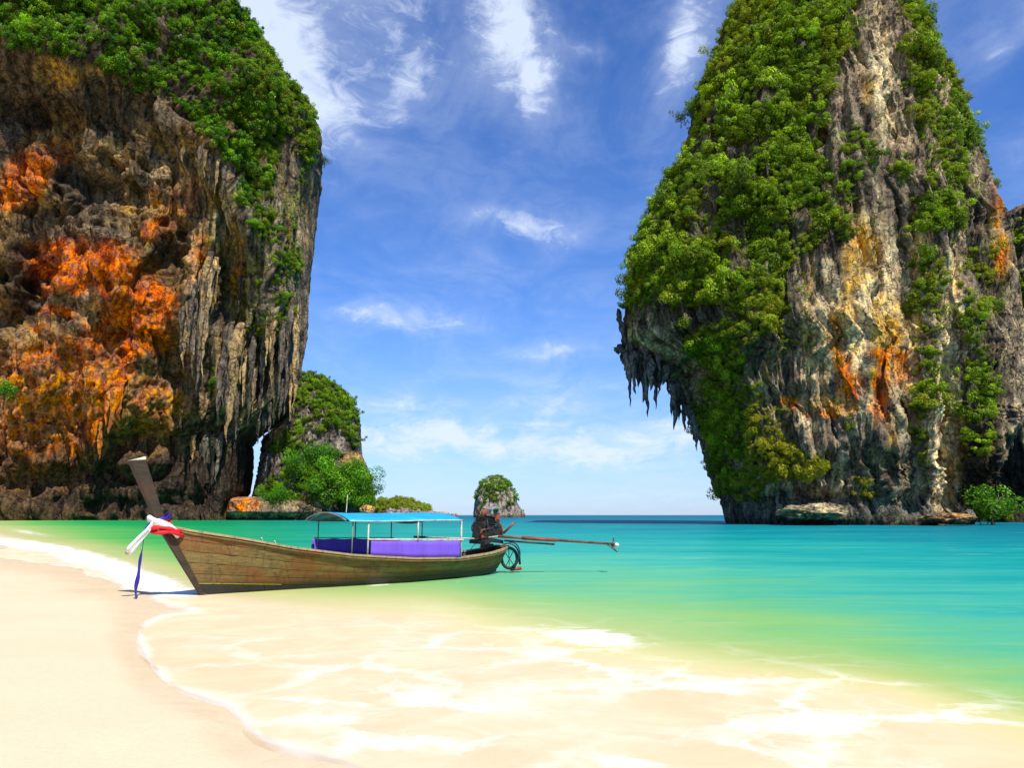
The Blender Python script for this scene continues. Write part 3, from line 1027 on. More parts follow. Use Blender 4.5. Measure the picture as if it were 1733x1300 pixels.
gxR, gyR = R_.px()
wxr, wyr = warp_px(gxR, gyR, P0, 16, (4, 4, 8))
tint = np.tile(GREY, (len(P0), 1)) * (0.85 + 0.5 * fbm(P0, (6, 6, 10), 4, 51))[:, None]
streak = fbm(warpP, (1.6, 1.6, 26), 4, 55)
tint = mixc(tint, DARK, sstep(0.02, 0.36, streak + 0.18 * fbm(P0, (8, 8, 8), 3, 56)) * 0.7)
tint = mixc(tint, CREAM * 0.75, sstep(0.05, 0.36, fbm(warpP, (2.0, 2.0, 24), 4, 58)) * 0.6)
tint = mixc(tint, OCHRE * 0.8, sstep(0.2, 0.5, fbm(warpP, (3.2, 3.2, 20), 4, 59)) * 0.4 * sstep(250, 400, gyR))
cream = blobs(wxr, wyr, [(1600, 690, 24, 185, 3, 1.1), (1608, 560, 18, 130, 2, .95), (1450, 540, 44, 100, 5, 1.0), (1505, 490, 24, 70, 0, .9), (1370, 640, 16, 60, 0, .6), (1395, 500, 12, 60, 0, .5), (1500, 130, 18, 70, 0, .8), (1490, 90, 20, 50, 0, .6), (1470, 420, 30, 60, 0, .6),
                         (1550, 440, 12, 80, 0, .8), (1525, 620, 16, 60, 0, .6), (1375, 700, 30, 30, 0, .6), (1520, 215, 30, 40, 0, .45), (1370, 868, 50, 12, 0, .5), (1370, 560, 14, 50, 0, .45), (1420, 800, 10, 50, 0, .5), (1540, 830, 20, 30, 0, .4)])
ochre = blobs(wxr, wyr, [(1440, 490, 22, 110, 3, 1.0), (1462, 420, 26, 50, 0, .95), (1425, 575, 22, 55, 0, .95), (1502, 565, 30, 80, -5, 1.0), (1490, 640, 22, 50, 0, .9), (1400, 690, 45, 18, 10, .8), (1370, 570, 12, 60, 0, .6), (1590, 790, 22, 60, 0, .6),
                         (1690, 420, 16, 60, -8, .7), (1550, 400, 12, 60, 0, .5), (1470, 150, 14, 30, 0, .4), (1535, 560, 18, 40, 0, .7)])
orange = blobs(wxr, wyr, [(1430, 640, 20, 55, -8, 1.1), (1496, 655, 18, 50, 6, .8), (1420, 580, 9, 30, 0, .8), (1500, 600, 36, 12, 8, 1.0), (1338, 683, 16, 10, 0, 1.1), (1490, 690, 16, 14, 20, 1.0), (1530, 620, 14, 34, 0, .6), (1690, 430, 12, 34, 0, .9), (1685, 350, 9, 40, 0, .7), (1395, 705, 30, 8, 15, .6), (1460, 400, 12, 20, 0, .4)])
tint = mixc(tint, CREAM, cream * (0.75 + 0.25 * sstep(-.3, .3, fbm(P0, (2, 2, 4), 3, 61))))
tint = mixc(tint, OCHRE, ochre * 0.85)
tint = mixc(tint, ORANGE, orange * (0.7 + .3 * sstep(-.3, .3, fbm(P0, (1.5, 1.5, 3), 3, 62))))
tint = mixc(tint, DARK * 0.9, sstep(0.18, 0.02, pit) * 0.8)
tint = mixc(tint, np.array([0.10, 0.11, 0.085]), (1 - sstep(0.035, 0.075, R_.hn.ravel() + 0.01 * fbm(P0, (4, 4, 4), 3, 63))) * 0.85)
tint = mixc(tint, np.array([0.62, 0.50, 0.30]), blobs(wxr, wyr, [(1372, 862, 50, 10, 0, 0.8)]))
tint = mixc(tint, DARK, (1 - sstep(0.6, 1.6, P0[:, 2])) * 0.8)
tint = mixc(tint, np.array([0.10, 0.13, 0.03]), sstep(0.15, 0.45, fbm(P0, (3.5, 3.5, 5), 4, 67)) * 0.35 * (1 - cream) * (1 - orange))
col_m = blobs(wxr, wyr, [(1600, 690, 17, 180, 3, 1.0), (1609, 540, 13, 110, 2, .9), (1450, 560, 20, 80, 6, .8), (1500, 480, 12, 60, 0, .7), (1395, 620, 8, 60, 0, .6), (1540, 600, 8, 70, 0, .6), (1475, 700, 8, 50, 0, .5)], .3)
tint = mixc(tint, np.array([.84, .61, .31]), col_m * (0.6 + 0.4 * sstep(-.2, .25, fbm(P0, (1.2, 1.2, 3), 3, 71))))
tint = mixc(tint, DARK * .45, blobs(gxR, gyR, [(1668, 780, 34, 100, 0, 1.0), (1680, 650, 18, 60, 0, .7)]) * .95)  # shade of the recess beside the pale column, painted into the tint
tint = mixc(tint, np.array([.05, .05, .028]), in_poly(wxr, wyr, [(1240, -150), (1445, -150), (1440, 40), (1405, 100), (1395, 160), (1370, 210), (1385, 300), (1400, 340), (1375, 420), (1330, 450), (1345, 520), (1300, 560), (1290, 600), (1200, 800), (1190, 600), (1120, 560), (1030, 520), (1030, 300), (1150, 60)]) * .75)  # dark mossy soil under the shrubs, with the shade between them painted in
tint = np.clip(tint, 0.01, 0.9)
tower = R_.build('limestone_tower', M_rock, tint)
tag(tower, 'tall grey and ochre limestone tower on the right rising from the sea with shrubs', 'cliff', kind='structure')

# drips under the overhang on the left edge of the tower
drips = [(1046, 600, 10, 585), (1056, 628, 10, 590), (1066, 660, 11, 590), (1073, 668, 9, 590), (1081, 655, 12, 600), (1090, 682, 8, 600), (1095, 706, 8, 590), (1103, 662, 11, 600), (1111, 694, 9, 600), (1118, 668, 8, 600), (1126, 652, 12, 610),
         (1143, 728, 12, 640), (1150, 712, 12, 640), (1159, 730, 9, 660), (1166, 722, 9, 680), (1174, 746, 8, 690), (1181, 752, 6, 700), (1052, 612, 8, 580), (1062, 640, 8, 590), (1077, 640, 10, 590), (1107, 652, 9, 600), (1099, 650, 9, 590), (1086, 650, 8, 590), (1138, 705, 9, 640), (1049, 560, 7, 520), (1054, 585, 8, 540), (1068, 690, 6, 600), (1116, 640, 7, 590), (1070, 640, 12, 560), (1132, 668, 8, 615), (1148, 690, 9, 640), (1178, 765, 5, 710), (1058, 598, 7, 560), (1092, 640, 13, 570)]
for i, (px, py, wd, pt) in enumerate(drips):
    D_ = D_R - 1.0 - (i % 4) * 1.2 - (px - 1040) * 0.03
    a = W(px, py, D_)
    b = W(px, pt, D_)
    stalactite('stalactite', a[0], D_, b[2], a[2], wd * D_ / F * 1.5, M_rock, tower, (0.11, 0.10, 0.09), 300 + i)

# second wall beyond the tower, at the right edge of the frame
B2 = Cliff(172.0, [(1700, 340), (1690, 375), (1680, 450), (1672, 560), (1665, 650), (1660, 760), (1655, 880), (1655, 895)],
           [(2150, 340), (2200, 400), (2260, 560), (2300, 700), (2300, 880), (2300, 895)], 26.0, 30.0,
           lambda h: np.interp(h, [0, .1, .3, .40, 1], [.2, .2, .3, 1.0, .9]), 260, 300, zlow=-3, p=.7, view=(1500, 1900), closed_top=0.08)
gq, hq = B2.px()
P1 = B2.flat().copy()
d = 2.5 * fbm(P1, (14, 14, 20), 3, 205) + 1.8 * fbm(P1, (4, 4, 22), 4, 211, .55, 'ridge') + 1.2 * fbm(P1, (4, 4, 6), 4, 219, .55, 'billow') + .5 * fbm(P1, (1, 1, 2), 2, 222)
N = B2.normals()
N[..., 2] *= .3
B2.displace(d, N)
tint2 = np.tile(GREY, (len(P1), 1)) * (0.8 + 0.5 * fbm(P1, (6, 6, 10), 4, 251))[:, None]
tint2 = mixc(tint2, DARK, sstep(0.0, 0.3, fbm(P1, (1.8, 1.8, 26), 4, 255)) * 0.8)
tint2 = mixc(tint2, CREAM * .7, sstep(0.15, 0.4, fbm(P1, (2.5, 2.5, 18), 4, 258)) * 0.5)
tint2 = mixc(tint2, DARK * .35, sstep(600, 690, hq) * .92)  # lower wall tinted nearly black: painted shade of the recess
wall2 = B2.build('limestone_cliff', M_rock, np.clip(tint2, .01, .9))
tag(wall2, 'dark grey limestone cliff cut by the right edge behind the tower', 'cliff', kind='structure')
for i, (px, py, wd, pt) in enumerate([(1712, 760, 14, 640), (1722, 740, 12, 640), (1731, 770, 14, 640), (1702, 720, 10, 620)]):
    q = B2.surf(px, pt + 20)
    a = W(px, py, q[1])
    b = W(px, pt, q[1])
    stalactite('stalactite', a[0], q[1], b[2], a[2], wd * q[1] / F * 1.5, M_rock, wall2, (0.20, .16, .10), 350 + i)


# foliage on the tower
gxV, gyV = R_.px()
nzv = fbm(P0, (5, 5, 5), 4, 81)
nzv2 = fbm(P0, (12, 12, 12), 3, 84)
wvx, wvy = warp_px(gxV, gyV, P0, 26, (6, 6, 7), 90)
polyA = [(1240, -150), (1445, -150), (1440, 40), (1405, 100), (1395, 160), (1370, 210), (1385, 300), (1400, 340), (1375, 420), (1330, 450), (1345, 520), (1300, 560), (1290, 600), (1215, 620), (1200, 560), (1160, 520), (1120, 500), (1030, 520), (1030, 300), (1150, 60)]
polyB = [(1525, -150), (1600, -150), (1620, 60), (1720, 340), (1690, 330), (1650, 250), (1635, 300), (1600, 330), (1570, 300), (1560, 200), (1535, 100)]
va = in_poly(wvx, wvy, polyA).astype(float) * sstep(-0.40, -0.10, nzv + 0.45 * nzv2 + 0.12 * (wvy < 300)) * 1.0
va = np.maximum(va, 0.05 * in_poly(wvx, wvy, polyA))
vb = in_poly(wvx, wvy, polyB) * sstep(-0.45, -0.1, nzv)
spots = blobs(wvx, wvy, [(1290, 505, 48, 50, 0, 1), (1205, 590, 42, 42, 0, 1.0), (1255, 560, 30, 50, 0, .8), (1110, 490, 24, 22, 0, .7), (1078, 470, 20, 60, 0, .6), (1220, 700, 30, 85, 0, 1), (1228, 790, 28, 50, 0, 1), (1265, 680, 26, 70, 0, .5),
                         (1235, 640, 36, 36, 0, .8), (1590, 355, 32, 32, 0, 1), (1568, 480, 24, 50, 0, 1), (1560, 560, 18, 50, 0, .8), (1565, 660, 22, 50, 0, 1), (1556, 735, 20, 24, 0, .7), (1655, 530, 16, 34, 0, .9), (1655, 650, 24, 60, 0, .9), (1648, 720, 18, 50, 0, .8),
                         (1450, 240, 24, 30, 0, .6), (1450, 280, 20, 16, 0, .8), (1430, 310, 24, 30, 0, .5), (1530, 290, 18, 20, 0, .7), (1665, 440, 24, 30, 0, .5), (1640, 470, 20, 40, 0, .4), (1605, 250, 20, 30, 0, .6), (1415, 370, 26, 24, 0, .7)], 0.35)
yel = blobs(wvx, wvy, [(1310, 775, 60, 26, 5, 1), (1370, 790, 34, 12, 5, .9), (1285, 740, 30, 40, 0, .7), (1265, 820, 16, 26, 0, .7), (1450, 806, 22, 15, 0, 1), (1445, 825, 12, 16, 0, .7), (1440, 720, 12, 20, 0, .5), (1490, 845, 8, 16, 0, .7), (1300, 690, 30, 40, 0, .35), (1330, 500, 40, 60, 0, .25),
                       (1590, 540, 24, 60, 0, .4), (1680, 450, 20, 30, 0, .6), (1570, 760, 14, 20, 0, .5), (1350, 540, 30, 60, 0, .2)], .3)
bg_v = 0.035 * (gyR < 830) * (1 - cream) * (1 - orange) * sstep(0.0, 0.4, nzv)
front_m = (R_.frontness.ravel() > 0.0) | (R_.hn.ravel() > 0.8)
dens = (np.maximum.reduce([va, vb, spots, yel * 1.3]) + bg_v) * (front_m * 0.92 + 0.08)
dens *= (P0[:, 2] > 5) * (1 - 0.93 * np.clip(col_m, 0, 1)) * (1 - 0.9 * np.clip(orange, 0, 1))
n = 7600
idx, pp, rt = plant_points(R_, dens, n, 1.0, 5)
loc_d = dens[idx]
sz = rng.uniform(0.5, 1.2, n) * (0.7 + 0.9 * np.clip(loc_d, 0, 1)) * (0.85 + 0.8 * (rng.random(n) > 0.90)) * 0.98
sz = np.where(yel[idx] > 0.3, sz * 0.75, sz)
sz = np.where((vb[idx] > 0.1) & (gxR[idx] > 1560), sz * 0.7, sz)
scl = np.stack([sz, sz, sz * rng.uniform(0.65, 1.1, n) * (1 + 0.8 * (rng.random(n) > .82))], -1)
warm = np.clip(yel[idx] * 0.8 + 0.6 * sstep(-0.1, 0.35, fbm(P0[idx], (7, 7, 7), 3, 87)) * rng.random(n) + 0.15 * rng.random(n), 0, 0.9)
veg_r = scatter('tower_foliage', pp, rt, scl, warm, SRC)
tag(veg_r, 'dense green shrubs and creepers covering the right limestone tower', 'foliage', kind='stuff')

# foliage on the wall at the right edge
gw, hw_ = B2.px()
dens2 = blobs(gw, hw_, [(1725, 500, 20, 40, 0, .6), (1700, 430, 20, 30, 0, .5), (1728, 560, 14, 30, 0, .8), (1735, 395, 60, 20, 0, .5)], .4) + .01
dens2 *= (B2.frontness.ravel() > 0)
idx, pp, rt = plant_points(B2, dens2, 160, 1.2, 8)
sz = rng.uniform(.9, 1.7, 160)
veg2 = scatter('cliff_foliage', pp, rt, np.stack([sz, sz, sz], -1), rng.random(160) * .5, SRC)
tag(veg2, 'sparse green shrubs on the dark cliff at the right edge', 'foliage', kind='stuff')


# ---- left-hand cliff
D_L = 235.0
left_l = [(-420, -260), (-600, -200), (-750, 0), (-800, 400), (-800, 880), (-800, 890)]
right_l = [(60, -260), (180, -150), (262, -60), (318, 0), (352, 42), (402, 84), (452, 136), (500, 186), (528, 222), (546, 268), (540, 300), (532, 370), (526, 430), (518, 500), (518, 560), (510, 610), (503, 650), (492, 690), (470, 715), (440, 735), (428, 745),
           (427, 790), (423, 830), (412, 850), (405, 870), (405, 890)]


def prof_l(h):
    return np.interp(h, [0, .02, .08, .14, .3, .5, .65, .78, .88, 1.0], [.42, .42, .40, .50, .66, .80, .93, 1.0, .92, .35])


L_ = Cliff(D_L, left_l, right_l, 52.0, 60.0, prof_l, 640, 700, zlow=-4.0, p=0.72, view=(-80, 700), closed_top=0.10)
gx0, gy0 = L_.px()
P0 = L_.flat().copy()
fr_ = L_.frontness.ravel()
# brow line: above it the rock leans back, below it is hollowed out
brow = np.interp(gx0, [-200, 0, 150, 260, 330, 400, 450, 500, 560], [60, 80, 95, 150, 200, 290, 390, 440, 470])
rel = -9.0 * sstep(0, 110, gy0 - brow) * (1 - sstep(430, 520, gx0)) + 3.0 * np.exp(-((gy0 - brow) / 40) ** 2)
rel += blob_sum(gx0, gy0, [
    (160, 460, 120, 55, 10, 6.5), (230, 520, 40, 90, -20, 5.0), (60, 560, 60, 40, 0, 4.5), (150, 540, 30, 50, 0, 3), (95, 640, 90, 70, 0, 4.5), (330, 480, 24, 110, 0, 7.5), (388, 640, 17, 95, 0, 6.0), (418, 640, 8, 80, 0, 4.0),
    (350, 350, 30, 80, 15, 3.5), (190, 650, 40, 90, -20, 4.0), (50, 290, 50, 40, -20, 4.0), (150, 130, 60, 22, 10, 4.0), (110, 215, 40, 30, 0, 3.0), (210, 260, 60, 40, 20, 3.5), (250, 375, 45, 40, 0, 4.0), (285, 300, 60, 40, 20, 2.5),
    (60, 190, 60, 28, 0, -6.5), (130, 190, 28, 24, 0, -4), (30, 470, 40, 60, 0, -6.0), (120, 310, 50, 26, 10, -5), (280, 430, 22, 50, 5, -7.0), (372, 480, 14, 60, 0, -8.0), (395, 520, 16, 60, 0, -7.0), (350, 640, 16, 60, 0, -5.0), (300, 640, 30, 50, 0, -5.0),
    (265, 600, 30, 40, 0, -4), (230, 740, 60, 30, 0, -4.0), (350, 740, 60, 60, 0, -6.0), (440, 520, 12, 70, 0, -5), (405, 700, 18, 60, 0, -5.0), (462, 600, 12, 90, 0, -5.0), (480, 480, 26, 120, 0, 3.0), (498, 600, 14, 90, 0, 4.0),
    (440, 440, 18, 100, 0, 3.5), (90, 705, 60, 22, 0, -3.0), (20, 760, 60, 60, 0, 4), (140, 790, 70, 26, 0, -5.0), (300, 815, 70, 40, 0, 3.0), (370, 830, 60, 30, 0, -4.5), (240, 850, 160, 16, 0, -4.0), (40, 850, 60, 20, 0, 4.0), (375, 790, 20, 50, 0, 3.0)])
L_.P[..., 1] -= (rel * fr_).reshape(L_.nz, L_.nt)
N = L_.normals()
N[..., 2] *= 0.6
flu_w = sstep(290, 360, gx0) * sstep(230, 330, gy0) + 0.0
flu_w = np.clip(flu_w + 0.35 * sstep(430, 470, gx0), 0, 1)
warpP = P0 + 4.0 * np.stack([fbm(P0, (18, 18, 22), 3, 101), fbm(P0, (18, 18, 22), 3, 102), fbm(P0, (18, 18, 22), 3, 103)], -1)
d = 4.5 * fbm(P0, (30, 30, 38), 3, 105)
lump = fbm(warpP, (14, 14, 22), 5, 111, 0.5, 'billow')
d += (1 - flu_w) * 9.5 * lump
d += (1 - flu_w) * 2.2 * fbm(warpP, (5.0, 5.0, 11), 3, 114, 0.5, 'billow')
d += flu_w * (3.4 * fbm(P0, (5.2, 5.2, 60), 4, 117, .55, 'ridge') + 1.8 * fbm(P0, (2.2, 2.2, 22), 3, 119, .5, 'ridge') + 1.5 * fbm(warpP, (7, 7, 12), 4, 121, .55, 'billow'))
fine_l = fbm(P0, (1.5, 1.5, 2.0), 3, 123, 0.6)
d += 0.45 * fine_l
pit = worley(warpP, (6.5, 6.5, 7.0), 131)
d -= (1 - flu_w) * 6.0 * (1 - sstep(0.12, 0.40, pit)) * sstep(-0.2, 0.25, fbm(P0, (20, 20, 20), 3, 133))
pit2 = worley(warpP, (2.6, 2.6, 4.5), 135)
d -= 1.1 * (1 - sstep(0.1, 0.36, pit2)) * (1 - 0.6 * flu_w)
d *= 0.5 + 0.5 * sstep(0.0, 0.08, L_.hn.ravel())
edge_l = sstep(-0.1, 0.5, fr_)
d *= 0.42 + 0.58 * edge_l
L_.displace(d, N)
L_.fit(left_l, [(a + 2 * (b < 600), b) for a, b in right_l])
gxL, gyL = L_.px()
wxl, wyl = warp_px(gxL, gyL, P0, 22, (9, 9, 11))
tint = np.tile(np.array([0.15, 0.105, 0.065]), (len(P0), 1)) * (0.9 + 0.7 * fbm(P0, (12, 12, 12), 4, 151))[:, None]
tint = mixc(tint, DARK, sstep(-0.05, 0.3, fbm(warpP, (8, 8, 10), 5, 153, .6)) * 0.75)
tint = mixc(tint, BROWN * 1.25, blobs(wxl, wyl, [(90, 700, 170, 120, 0, .9), (280, 660, 90, 90, 0, .55), (60, 820, 120, 50, 0, .7), (230, 700, 120, 80, 0, .8), (300, 430, 30, 80, 0, .4)], .5))
tint = mixc(tint, OCHRE * .55, sstep(0.12, 0.42, fbm(warpP, (9, 9, 14), 4, 155)) * 0.4 * sstep(150, 260, gyL))
wl = sstep(300, 360, gxL) * sstep(250, 330, gyL)
tint = mixc(tint, np.array([.15, .12, .085]), wl * 0.7)
stk = fbm(P0, (3.0, 3.0, 50), 4, 157)
tint = mixc(tint, DARK, wl * sstep(0.0, .3, stk) * .8)
tint = mixc(tint, CREAM * .5, wl * sstep(0.1, .4, -stk) * .5)
tint = mixc(tint, OCHRE * .6, wl * sstep(0.1, .4, fbm(P0, (6, 6, 40), 3, 158)) * .6)
ochre = blobs(wxl, wyl, [(95, 125, 40, 20, 20, .9), (150, 115, 20, 14, 0, .8), (110, 220, 40, 40, 30, .6), (180, 265, 40, 30, 0, .4), (250, 370, 60, 40, 0, .5), (120, 660, 110, 40, -10, .55), (60, 570, 40, 26, 0, .6), (345, 420, 16, 60, 12, .9), (400, 500, 12, 40, 0, .5), (392, 600, 12, 50, 0, .6),
                         (280, 690, 40, 30, 0, .5), (40, 330, 50, 26, 0, .5), (330, 450, 24, 50, 10, .7), (520, 330, 12, 60, 0, .5), (515, 420, 8, 50, 0, .5), (80, 820, 90, 30, 0, .4), (410, 860, 30, 10, 0, .8)])
orange = blobs(wxl, wyl, [(150, 455, 105, 44, 6, 1.0), (200, 540, 60, 60, 0, .8), (120, 600, 80, 30, 0, .55), (90, 680, 70, 50, 0, .5), (270, 570, 30, 30, 0, .9), (60, 760, 80, 40, 0, .45), (330, 560, 12, 60, 0, .4), (260, 690, 50, 40, 0, .4), (300, 330, 40, 40, 0, .3), (100, 440, 45, 30, 0, 1.0), (245, 530, 42, 60, -25, 1.1), (215, 600, 26, 70, 18, .9), (180, 680, 18, 60, 18, .85), (160, 720, 24, 36, 30, .7), (45, 290, 40, 34, -30, .95), (15, 330, 34, 24, 0, .9), (90, 530, 34, 12, 5, .9), (60, 560, 18, 10, 0, .7),
                          (262, 385, 26, 22, 0, .8), (190, 500, 40, 30, 0, .9), (335, 440, 12, 46, 15, .8), (400, 470, 8, 30, 0, .5), (100, 255, 22, 22, 0, .55), (150, 640, 60, 26, -20, .5), (40, 640, 40, 40, 0, .4), (130, 480, 60, 20, 0, 1.0), (40, 720, 50, 40, 0, .3), (395, 580, 8, 24, 0, .6)])
tint = mixc(tint, OCHRE, ochre * 0.7 * (0.5 + 0.5 * sstep(-.3, .3, fbm(P0, (4, 4, 5), 3, 161))))
tint = mixc(tint, ORANGE_L, orange * .92 * (0.65 + .35 * sstep(-.35, .2, fbm(P0, (4, 4, 5), 4, 162))))
cream_l = blobs(wxl, wyl, [(330, 500, 18, 80, 0, .5), (388, 660, 14, 70, 0, .8), (417, 660, 6, 60, 0, .6), (385, 360, 12, 60, 15, .7), (155, 520, 18, 34, -10, .4), (510, 400, 6, 60, 0, .4), (300, 290, 50, 40, 0, .3), (440, 650, 6, 50, 0, .4)])
tint = mixc(tint, CREAM * .7, cream_l)
tint = mixc(tint, np.array([.075, .045, .025]), sstep(715, 790, gyL) * .85)  # darker brown toward the foot, painting in the shade of the overhang
tint = mixc(tint, DARK * .8, blobs(wxl, wyl, [(330, 820, 110, 50, 0, .85), (230, 850, 190, 22, 0, .8), (30, 480, 40, 60, 0, .8), (60, 190, 60, 26, 0, .85), (130, 190, 28, 26, 0, .7), (275, 430, 20, 50, 0, .7), (130, 315, 40, 20, 0, .7), (200, 190, 50, 20, 0, .5), (375, 480, 14, 60, 0, .7), (285, 440, 24, 60, 0, .7), (200, 800, 80, 22, 0, .6), (410, 800, 22, 60, 0, .8), (350, 740, 60, 40, 0, .6), (470, 640, 18, 80, 0, .5)]))  # shade of the hollows and undercut foot, painted as dark tint
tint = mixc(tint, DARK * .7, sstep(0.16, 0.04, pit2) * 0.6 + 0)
tint = mixc(tint, np.array([0.10, 0.12, 0.03]), blobs(wxl, wyl, [(470, 300, 50, 110, 0, .6), (460, 530, 50, 40, 0, .6), (366, 650, 6, 40, 0, .9), (430, 470, 30, 60, 0, .35)]) * sstep(-.2, .3, fbm(P0, (4, 4, 6), 3, 167)))
tint = np.clip(tint, 0.01, 0.9)
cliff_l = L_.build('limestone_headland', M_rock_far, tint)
tag(cliff_l, 'huge overhanging orange-stained limestone cliff filling the left side', 'cliff', kind='structure')

dl = [(312, 622, 12, 480), (322, 640, 10, 480), (330, 674, 12, 420), (341, 640, 12, 430), (347, 600, 10, 430), (305, 600, 9, 500), (362, 516, 7, 440), (404, 518, 6, 450), (376, 690, 13, 540), (386, 752, 16, 540), (394, 700, 13, 540), (366, 722, 8, 600),
      (405, 650, 9, 540), (417, 722, 9, 560), (440, 708, 9, 540), (456, 660, 9, 520), (470, 690, 9, 520), (484, 650, 10, 500), (495, 700, 11, 510), (503, 640, 8, 500), (358, 842, 9, 740), (352, 800, 12, 730), (345, 790, 9, 730), (368, 815, 10, 730), (325, 780, 8, 730),
      (166, 778, 9, 700), (158, 760, 8, 700), (190, 735, 14, 640), (200, 712, 10, 640), (180, 722, 9, 650), (120, 790, 9, 740), (338, 800, 7, 740), (510, 600, 6, 480), (449, 620, 6, 520), (427, 640, 7, 540), (318, 600, 8, 470), (335, 610, 8, 430),
      (446, 742, 7, 690), (454, 735, 6, 670), (463, 722, 6, 660), (474, 712, 7, 640), (482, 704, 6, 620), (490, 712, 6, 600), (499, 676, 5, 590), (436, 752, 6, 700), (410, 690, 5, 600), (380, 720, 6, 620), (398, 745, 6, 650), (426, 700, 5, 640), (508, 655, 5, 560), (514, 610, 5, 520),
      (345, 300, 7, 240), (352, 318, 6, 250), (336, 285, 6, 240), (364, 330, 5, 260), (375, 345, 6, 270)]
for i, (px, py, wd, pt) in enumerate(dl):
    q = L_.surf(px, pt + 0.35 * (py - pt), 5)
    Dq = q[1] - 0.6
    a = W(px, py, Dq)
    b = W(px, pt, Dq)
    tc_ = (0.42, 0.13, 0.03) if px < 250 else ((0.32, 0.22, 0.11) if i % 3 == 0 else (0.13, 0.105, 0.08))
    stalactite('stalactite', a[0], Dq, b[2], a[2], wd * Dq / F * 1.5, M_rock_far, cliff_l, tc_, 400 + i)

# foliage of the left cliff
wvx, wvy = warp_px(gxL, gyL, P0, 14, (9, 9, 9), 190)
polyL = [(-700, -300), (330, -300), (560, 60), (570, 300), (535, 320), (525, 285), (505, 262), (500, 230), (480, 215), (470, 260), (460, 300), (450, 330), (440, 330), (420, 320), (400, 290), (372, 262), (350, 232), (322, 190), (285, 160), (240, 146), (195, 130), (160, 100), (100, 92), (0, 76), (-700, 60)]
nzv = fbm(P0, (9, 9, 9), 4, 181)
v1_ = in_poly(wvx, wvy, polyL) * sstep(-0.55, -0.2, nzv)
spots = blobs(wvx, wvy, [(424, 325, 24, 20, 0, 1), (440, 372, 20, 26, 0, 1), (462, 402, 16, 16, 0, 1), (490, 436, 26, 17, 0, 1), (496, 512, 26, 18, 0, .9), (508, 480, 12, 30, 0, .8), (440, 560, 22, 12, 0, .8), (465, 545, 26, 14, -20, .8), (515, 430, 8, 30, 0, .8),
                         (470, 470, 20, 16, 0, .5), (500, 350, 20, 50, 0, .4), (512, 530, 8, 40, 0, .8), (450, 500, 20, 30, 0, .3), (520, 300, 12, 50, 0, .5), (5, 180, 8, 12, 0, .6), (-20, 190, 20, 20, 0, .6), (298, 575, 10, 12, 0, .3), (366, 640, 5, 25, 0, .4), (466, 700, 22, 30, 0, .4)], .3)
front_m = (L_.frontness.ravel() > 0.0) * 1.0
topm = sstep(0.80, 0.9, L_.hn.ravel())
dens = np.maximum(v1_, spots) * np.maximum(front_m, topm * .5) + topm * 0.2
dens *= (gxL > -300)
n = 9000
idx, pp, rt = plant_points(L_, dens, n, 2.0, 15)
sz = rng.uniform(0.7, 1.5, n) * (0.8 + 0.8 * np.clip(dens[idx], 0, 1)) * (0.85 + 0.5 * (rng.random(n) > 0.88)) * 1.2
sz = np.where(gyL[idx] > 320, sz * 0.75, sz)
scl = np.stack([sz, sz, sz * rng.uniform(0.75, 1.2, n)], -1)
warm = np.clip(0.25 * rng.random(n) * (rng.random(n) > .5) + 0.35 * (gxL[idx] > 430) * rng.random(n), 0, .8)
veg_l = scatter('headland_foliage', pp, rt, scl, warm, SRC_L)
tag(veg_l, 'thick green creepers and shrubs over the brow of the left cliff', 'foliage', kind='stuff')


# ---- islet and pillar beyond the left cliff
def small_rock(name, D, left, right, front, back, prof, nt, nz, seed, amp, unit, tint_fn, mat, view, label, p=.8, closed_top=.12, zlow=-2):
    c = Cliff(D, left, right, front, back, prof, nt, nz, zlow=zlow, p=p, view=view, closed_top=closed_top)
    P_ = c.flat().copy()
    N_ = c.normals()
    N_[..., 2] *= .5
    d_ = amp * (0.9 * fbm(P_, (unit * 4, unit * 4, unit * 5), 3, seed) + 0.7 * fbm(P_, (unit, unit, unit * 3), 4, seed + 3, .55, 'ridge') + .55 * fbm(P_, (unit * 1.3, unit * 1.3, unit * 1.4), 4, seed + 5, .6, 'billow') + .2 * fbm(P_, (unit * .35,) * 3, 2, seed + 8))
    d_ *= 0.5 + 0.5 * sstep(0.0, 0.3, c.frontness.ravel())
    c.displace(d_, N_)
    c.fit(left, right, 8)
    gg, hh_ = c.px()
    tn = np.clip(tint_fn(P_, gg, hh_), .01, .9)
    o = c.build(name, mat, tn)
    tag(o, label, 'rock', kind='structure')
    return c, o, P_, gg, hh_


def tint_islet(P_, gg, hh_):
    t_ = np.tile(np.array([.20, .165, .13]), (len(P_), 1)) * (0.9 + .6 * fbm(P_, (7, 7, 9), 4, 551))[:, None]
    t_ = mixc(t_, DARK, sstep(0, .3, fbm(P_, (2.5, 2.5, 18), 4, 553)) * .75)
    t_ = mixc(t_, OCHRE, blobs(gg, hh_, [(598, 780, 20, 14, 0, .7), (470, 730, 14, 20, 0, .4), (620, 858, 22, 9, 0, .9), (560, 850, 20, 10, 0, .4), (500, 850, 50, 10, 0, .3)]))
    t_ = mixc(t_, DARK * .7, (1 - sstep(1.0, 2.4, P_[:, 2] + fbm(P_, (6, 6, 3), 3, 557))) * .9)
    return t_


